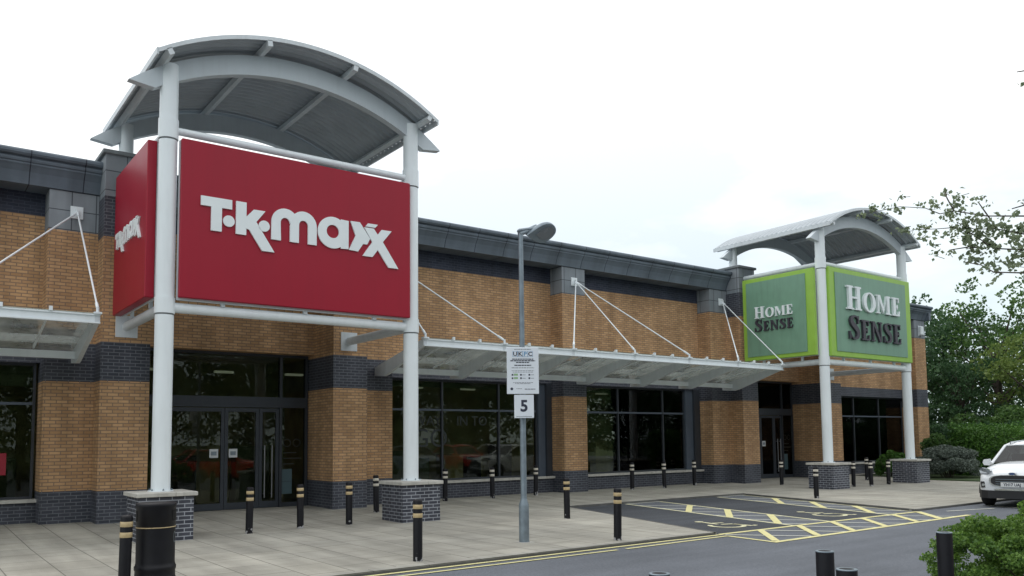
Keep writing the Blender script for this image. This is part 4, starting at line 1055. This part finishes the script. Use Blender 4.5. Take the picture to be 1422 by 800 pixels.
# ------------------------------------------------------------------ planting
LDARK=leafmat('leaf_dark',(.028,.072,.034),(.075,.155,.06),.35); LMID=leafmat('leaf_mid',(.04,.1,.03),(.12,.22,.055),.35); LYEL=leafmat('leaf_yellowgreen',(.10,.17,.04),(.23,.31,.08),.4)
LHEDGE=leafmat('leaf_hedge',(.035,.1,.02),(.10,.22,.035)); LGREY=leafmat('leaf_greygreen',(.085,.115,.095),(.18,.215,.18)); LBUSH=leafmat('leaf_bush',(.05,.12,.025),(.2,.34,.06),.35); LNEAR=leafmat('leaf_near',(.15,.2,.12),(.3,.36,.22),.5)  # leaf_near is paled: glare on the near boughs is put into its colour
BARK=plain('bark',(.07,.055,.045),.9,var=.3,vs=6,bump=.5)
def leafmesh(name,P,size,mat,parent=None,seed=0,flat=0.0,aspect=.62,core=None):
    """one rhombus, slightly folded, per point"""
    rg=np.random.default_rng(seed); n=len(P); P=np.asarray(P)
    sz=size*rg.uniform(.6,1.3,n)[:,None]
    a=rg.normal(size=(n,3)); a[:,2]*=(1-flat); a/=np.linalg.norm(a,axis=1)[:,None]
    b=rg.normal(size=(n,3)); b-=a*(a*b).sum(1)[:,None]; b/=np.linalg.norm(b,axis=1)[:,None]
    c=np.cross(a,b)*.18
    V=np.empty((n,4,3)); V[:,0]=P-a*sz*.5; V[:,1]=P+b*sz*.5*aspect+c*sz; V[:,2]=P+a*sz*.5; V[:,3]=P-b*sz*.5*aspect+c*sz
    V=V.reshape(-1,3)
    me=bpy.data.meshes.new(name); me.vertices.add(4*n); me.vertices.foreach_set('co',V.ravel())
    I=np.arange(4*n).reshape(n,4); T=np.concatenate([I[:,[0,1,2]],I[:,[0,2,3]]],1).reshape(-1)
    me.loops.add(6*n); me.loops.foreach_set('vertex_index',T); me.polygons.add(2*n)
    me.polygons.foreach_set('loop_start',np.arange(0,6*n,3)); me.polygons.foreach_set('loop_total',np.full(2*n,3))
    me.materials.append(mat); me.update(calc_edges=True); me.validate()
    o=bpy.data.objects.new(name,me); COL.objects.link(o)
    if parent is not None: o.parent=parent
    return o
def blob(rg,c,r,n,shell=.55):
    d=rg.normal(size=(n,3)); d/=np.linalg.norm(d,axis=1)[:,None]
    k=rg.uniform(shell,1,n)**.6
    return np.array(c)+d*k[:,None]*np.array(r)
def maketree(label,loc,h,rad,mat,seed,low=.22,ncl=34,nl=230,size=.26,group=None,airy=1.0,rz=0):
    rg=np.random.default_rng(seed); rn=random.Random(seed)
    t=thing('tree',label,'tree',loc,rz,group)
    tr=MB(); top=(rn.uniform(-.3,.3),rn.uniform(-.3,.3),h*.62)
    tr.tube((0,0,-.6),(top[0]*.4,top[1]*.4,h*.3),.03*h,.021*h,BARK,10); tr.tube((top[0]*.4,top[1]*.4,h*.3),top,.021*h,.01*h,BARK,8)
    pts=[]
    for k in range(ncl):
        z=rn.uniform(low,.95); prof=math.sin(math.pi*min(1,max(.08,(z-low*.6)/(1.04-low*.6))))**.6
        a=rn.uniform(0,6.28); q=rad*prof*rn.uniform(.35,.95)
        c=(q*math.cos(a),q*math.sin(a),h*z); rr=rad*rn.uniform(.2,.38)
        pts.append(blob(rg,c,(rr,rr,rr*.72),int(nl*airy)))
        tr.tube((top[0]*.5,top[1]*.5,h*z*.62),(c[0]*.85,c[1]*.85,c[2]-.1),.008*h,.003*h,BARK,5,cap=False)
    for k in range(int(ncl*.7)):       # loose twigs breaking the outline
        z=rn.uniform(.4,1.03); a=rn.uniform(0,6.28); prof=math.sin(math.pi*min(1,max(.08,(z-low*.6)/(1.08-low*.6))))**.6; q=rad*prof*rn.uniform(.95,1.15)
        pts.append(blob(rg,(q*math.cos(a),q*math.sin(a),h*z),(rad*.13,rad*.13,rad*.1),int(nl*.16)))
    tr.build('trunk',t,True); leafmesh('crown',np.concatenate(pts),size,mat,t,seed)
    return t
G='trees behind the building and car park'
tA=maketree('dark dense tree rising just past the end of the building',(50,27,0),10.0,4.2,LDARK,1,group=G,low=.05)
tB=maketree('mid-green tree with a loose open top behind the hedge',(55,23,0),11.2,4.2,LMID,2,group=G,low=.08,airy=.75)
tC=maketree('pale yellow-green small tree in front of the darker ones',(50,18.8,0),7.0,3.0,LYEL,3,group=G,low=.45,ncl=22,nl=170,size=.22)
more=[(tA,(58,27,0),1.0,40,'dark tree deep in the wood right of the building end'),(tA,(60,18,0),1.02,130,'dark tall tree behind the white car'),(tB,(64,22,0),1.08,70,'tall open tree, the highest near the right edge'),(tA,(54,17,0),.78,200,'lower dark tree closing the gap behind the hedge'),
 (tA,(52,31,0),.9,250,'dark tree partly hidden by the end wall of the building'),(tB,(66,15,0),1.0,10,'mid-green tree cut by the right edge'),(tA,(49,22.5,0),.62,310,'low dark tree filling in below the bigger crowns'),(tA,(58,13,0),.8,85,'dark tree at the far right behind the hedge')]
for src,lc,sc,rz,lb in more:
    o=dup(src,lc,R(rz),lb); o.scale=(sc,)*3
for k in range(41):
    src=tA; sc=(1.35,1.6,1.25,1.5)[k%4]
    o=dup(src,(-20+k*5.6,-27-(k%2)*6,-.9),R(k*67),['tall','broad','lower'][k%3]+' dark tree across the car park, mirrored in the shop windows',group='trees across the car park'); o.scale=(sc,)*3
def shrub(name,label,loc,dims,mat,n,size,seed,boxy=False,cat='shrub',holes=False,rz=0,group=None):
    rg=np.random.default_rng(seed); o=thing(name,label,cat,loc,rz,group)
    dx,dy,dz=dims
    if boxy:
        P=rg.uniform(-1,1,(n,3)); ax=rg.integers(0,3,n)
        for i in range(3):
            s=(ax==i); P[s,i]=np.sign(P[s,i])*rg.uniform(.86,1.0,s.sum())
        P[:,2]=np.abs(P[:,2]) if False else (P[:,2]+1)/2
        bump=.07*np.sin(P[:,0]*dx*2.3+seed)+.06*np.sin(P[:,1]*dy*2.9)
        P=P*np.array([dx/2,dy/2,dz])
        P[:,2]*=1+bump*.6; P+=rg.normal(size=P.shape)*.05
        Q=rg.uniform(-.5,.5,(n//2,3))*np.array([dx*.86,dy*.95,dz*.9]); Q[:,2]+=dz*.46; P=np.concatenate([P,Q])
    else:
        P=[]
        for k in range(46):
            a=rg.uniform(0,6.28); q=math.sqrt(rg.uniform(0,1))*.8; z=math.sqrt(max(0,1-q*q))*rg.uniform(.25,.88)
            P.append(blob(rg,(q*dx/2*math.cos(a),q*dy/2*math.sin(a),z*dz),(dx*.13,dy*.13,dz*.13),n//46))
        P=np.concatenate(P); P[:,2]=np.maximum(P[:,2],.02)
    f=leafmesh('foliage',P,size,mat,o,seed)
    st=MB(); rn=random.Random(seed)
    for k in range(10 if not boxy else 14):
        a=rn.uniform(0,6.28); q=rn.uniform(.2,.8)
        e=(q*dx/2*math.cos(a),q*dy/2*math.sin(a),dz*rn.uniform(.5,.8)) if not boxy else (rn.uniform(-.45,.45)*dx,rn.uniform(-.3,.3)*dy,dz*.8)
        s=(e[0]*.2,e[1]*.2,-.05) if not boxy else (e[0]+rn.uniform(-.1,.1),e[1]*.3,-.05)
        st.tube(s,e,.022,.008,BARK,6)
    st.build('stem',o,True)
    return o
shrub('hedge','trimmed bright green hedge running behind the white car',(38.5,12.2,.0),(2.2,11.5,2.15),LHEDGE,26000,.12,5,True,'hedge')
shrub('hedge','darker rough hedge behind the grey shrub near the end of the building',(42.8,19.0,0),(2.4,6.5,2.2),LDARK,16000,.15,6,True,'hedge')
shrub('shrub','rounded grey-green shrub beside the far right brick plinth',(35.4,17.0,.0),(3.0,2.6,1.5),LGREY,15000,.085,7)
shrub('shrub','small green shrub between the far plinth and the last shop window',(35.1,19.3,.0),(1.7,1.3,1.25),LHEDGE,8000,.09,8)
shrub('shrub','leggy mid-green shrub behind the grey one',(38.6,18.4,.0),(3.0,2.6,2.3),LMID,9000,.12,9)
shrub('shrub','big shrub closing the view behind the trimmed hedge',(44.5,13.5,.0),(5,9,3.3),LDARK,16000,.2,10)
shrub('shrub','mounded shrub at the back of the planting bed',(47,20,.0),(5,6,3.6),LMID,14000,.2,11)
# foreground bush
BU=thing('bush','bright green small-leaved bush in the bottom right corner beside a bollard','bush',(9.78,3.72,0))
rg=np.random.default_rng(21); P=[]; rn=random.Random(3); st=MB()
for k in range(150):
    a=rn.uniform(0,6.28); q=math.sqrt(rn.random())*1.25; z=(1-(q/1.5)**2)**.5*1.04*(rn.uniform(.4,1.0) if k%4 else rn.uniform(.1,.4))
    c=(q*math.cos(a),q*math.sin(a)*.9,max(.08,z)); P.append(blob(rg,c,(.16,.16,.09),330,.2))
    if k%2==0: st.tube((c[0]*.15,c[1]*.15,-.05),(c[0]*.6,c[1]*.6,c[2]*.55),.012,.008,BARK,5,cap=False); st.tube((c[0]*.6,c[1]*.6,c[2]*.55),c,.008,.003,BARK,5,cap=False)
leafmesh('foliage',np.concatenate(P),0.036,LBUSH,BU,4,aspect=.75); st.build('stem',BU,True)
# overhanging tree: trunk out of frame on the right, boughs reaching in
NT=thing('tree','near tree out of frame whose thin leafy boughs reach in at the upper right','tree',(9.6,1.1,0))
off=Vector((9.6,1.1,0)); tr=MB()
tr.tube((0,0,-.1),(-.1,.1,2.6),.13,.1,BARK,12); tr.tube((-.1,.1,2.6),(-.05,.3,5.6),.1,.04,BARK,10)
def P3(u,v,D):
    r=[.0,.0,.0]
    a=(u-709.52)/1148.27; b=-(v-521.59)/1148.27
    cr_,sr_=math.cos(ROLL),math.sin(ROLL); a,b=a*cr_+b*sr_,-a*sr_+b*cr_
    yf=math.cos(PITCH)-b*math.sin(PITCH); z=math.sin(PITCH)+b*math.cos(PITCH)
    x=a*math.cos(YAW)+yf*math.sin(YAW); y=-a*math.sin(YAW)+yf*math.cos(YAW); k=D/math.hypot(x,y)
    return Vector((x*k,y*k,1.8+z*k))
boughs=[[(1500,330,7.9),(1422,300,8.0),(1370,300,8.1),(1325,293,8.3),(1305,297,8.4),(1285,289,8.5),(1250,287,8.6),(1205,296,8.8)],
 [(1500,360,7.8),(1422,347,7.9),(1380,345,8.0),(1350,325,8.1),(1325,316,8.2),(1300,318,8.3),(1267,319,8.5)],
 [(1500,345,8.3),(1422,325,8.3),(1385,318,8.2),(1352,318,8.1),(1332,310,8.1)],
 [(1500,400,7.6),(1422,379,7.7),(1380,378,7.8),(1362,368,7.9),(1340,364,8.0)],
 [(1500,300,7.4),(1422,285,7.5),(1405,290,7.5)],[(1500,110,7.9),(1424,98,7.9),(1412,100,7.9)],
 [(1370,345,8.1),(1345,343,8.1),(1320,347,8.2)],[(1385,318,8.2),(1365,290,8.2),(1358,280,8.2)],[(1325,293,8.3),(1315,275,8.3),(1312,266,8.4)]]
LP_=[]; rn=random.Random(11)
for bi,bo in enumerate(boughs):
    pts=[P3(*q)-off for q in bo]
    if bo[0][0]>=1500:
        z0=min(max(pts[0].z-.7,2.2),5.3); tr.tube((-.08,.15,z0),pts[0],.03,.008,BARK,6,cap=False)
    for i in range(len(pts)-1):
        r0=.006*(1-i/len(pts))+.0018; tr.tube(pts[i],pts[i+1],r0,r0*.75,BARK,5,cap=False)
        seg=(pts[i+1]-pts[i]).length; u=bo[i][0]
        dens=2.2 if u>1335 else .5
        if bi in (3,6,0,7,8,4): dens=.38
        if bi==5: dens=1.0
        for k in range(int(seg*46*dens)):
            p=pts[i].lerp(pts[i+1],rn.random())+Vector((rn.gauss(0,.05),rn.gauss(0,.05),rn.gauss(0,.075 if u>1335 else .035)))
            for j in range(rn.randint(3,7)): LP_.append(tuple(p+Vector((rn.gauss(0,.02),rn.gauss(0,.02),rn.gauss(0,.016)))))
for u,v,D in ((1248,274,8.6),(1312,266,8.4),(1360,276,8.2),(1334,272,8.3),(1295,340,8.3),(1318,351,8.2),(1337,358,8.2),(1352,362,8.1),(1370,371,8.0),(1385,378,7.9),(1410,370,7.8),(1298,355,8.3),(1280,330,8.5),(1210,290,8.8),(1222,300,8.8),(1198,300,8.8),(1250,318,8.6),(1256,322,8.6),(1325,300,8.3),(1300,285,8.4),(1320,285,8.3)):
    c=P3(u,v,D)-off
    q=c+Vector((rn.uniform(.02,.12),rn.uniform(-.08,.0),rn.uniform(-.05,.05)))
    tr.tube(c,q,.002,.003,BARK,4,cap=False)
    for j in range(11): LP_.append(tuple(c+Vector((rn.gauss(0,.03),rn.gauss(0,.03),rn.gauss(0,.022)))))
# rest of the crown, above and to the right of the picture
rg=np.random.default_rng(5)
for k in range(26):
    c=(rn.uniform(-.9,2.2),rn.uniform(-2.2,.3),rn.uniform(4.2,7.2)); LP_+= [tuple(p) for p in blob(rg,c,(.55,.55,.4),150,.3)]
    tr.tube((-.05,.25,min(5.3,c[2]-.9)),c,.03,.008,BARK,5,cap=False)
tr.build('trunk',NT,True); leafmesh('foliage',np.array(LP_),.043,LNEAR,NT,9,aspect=.8)
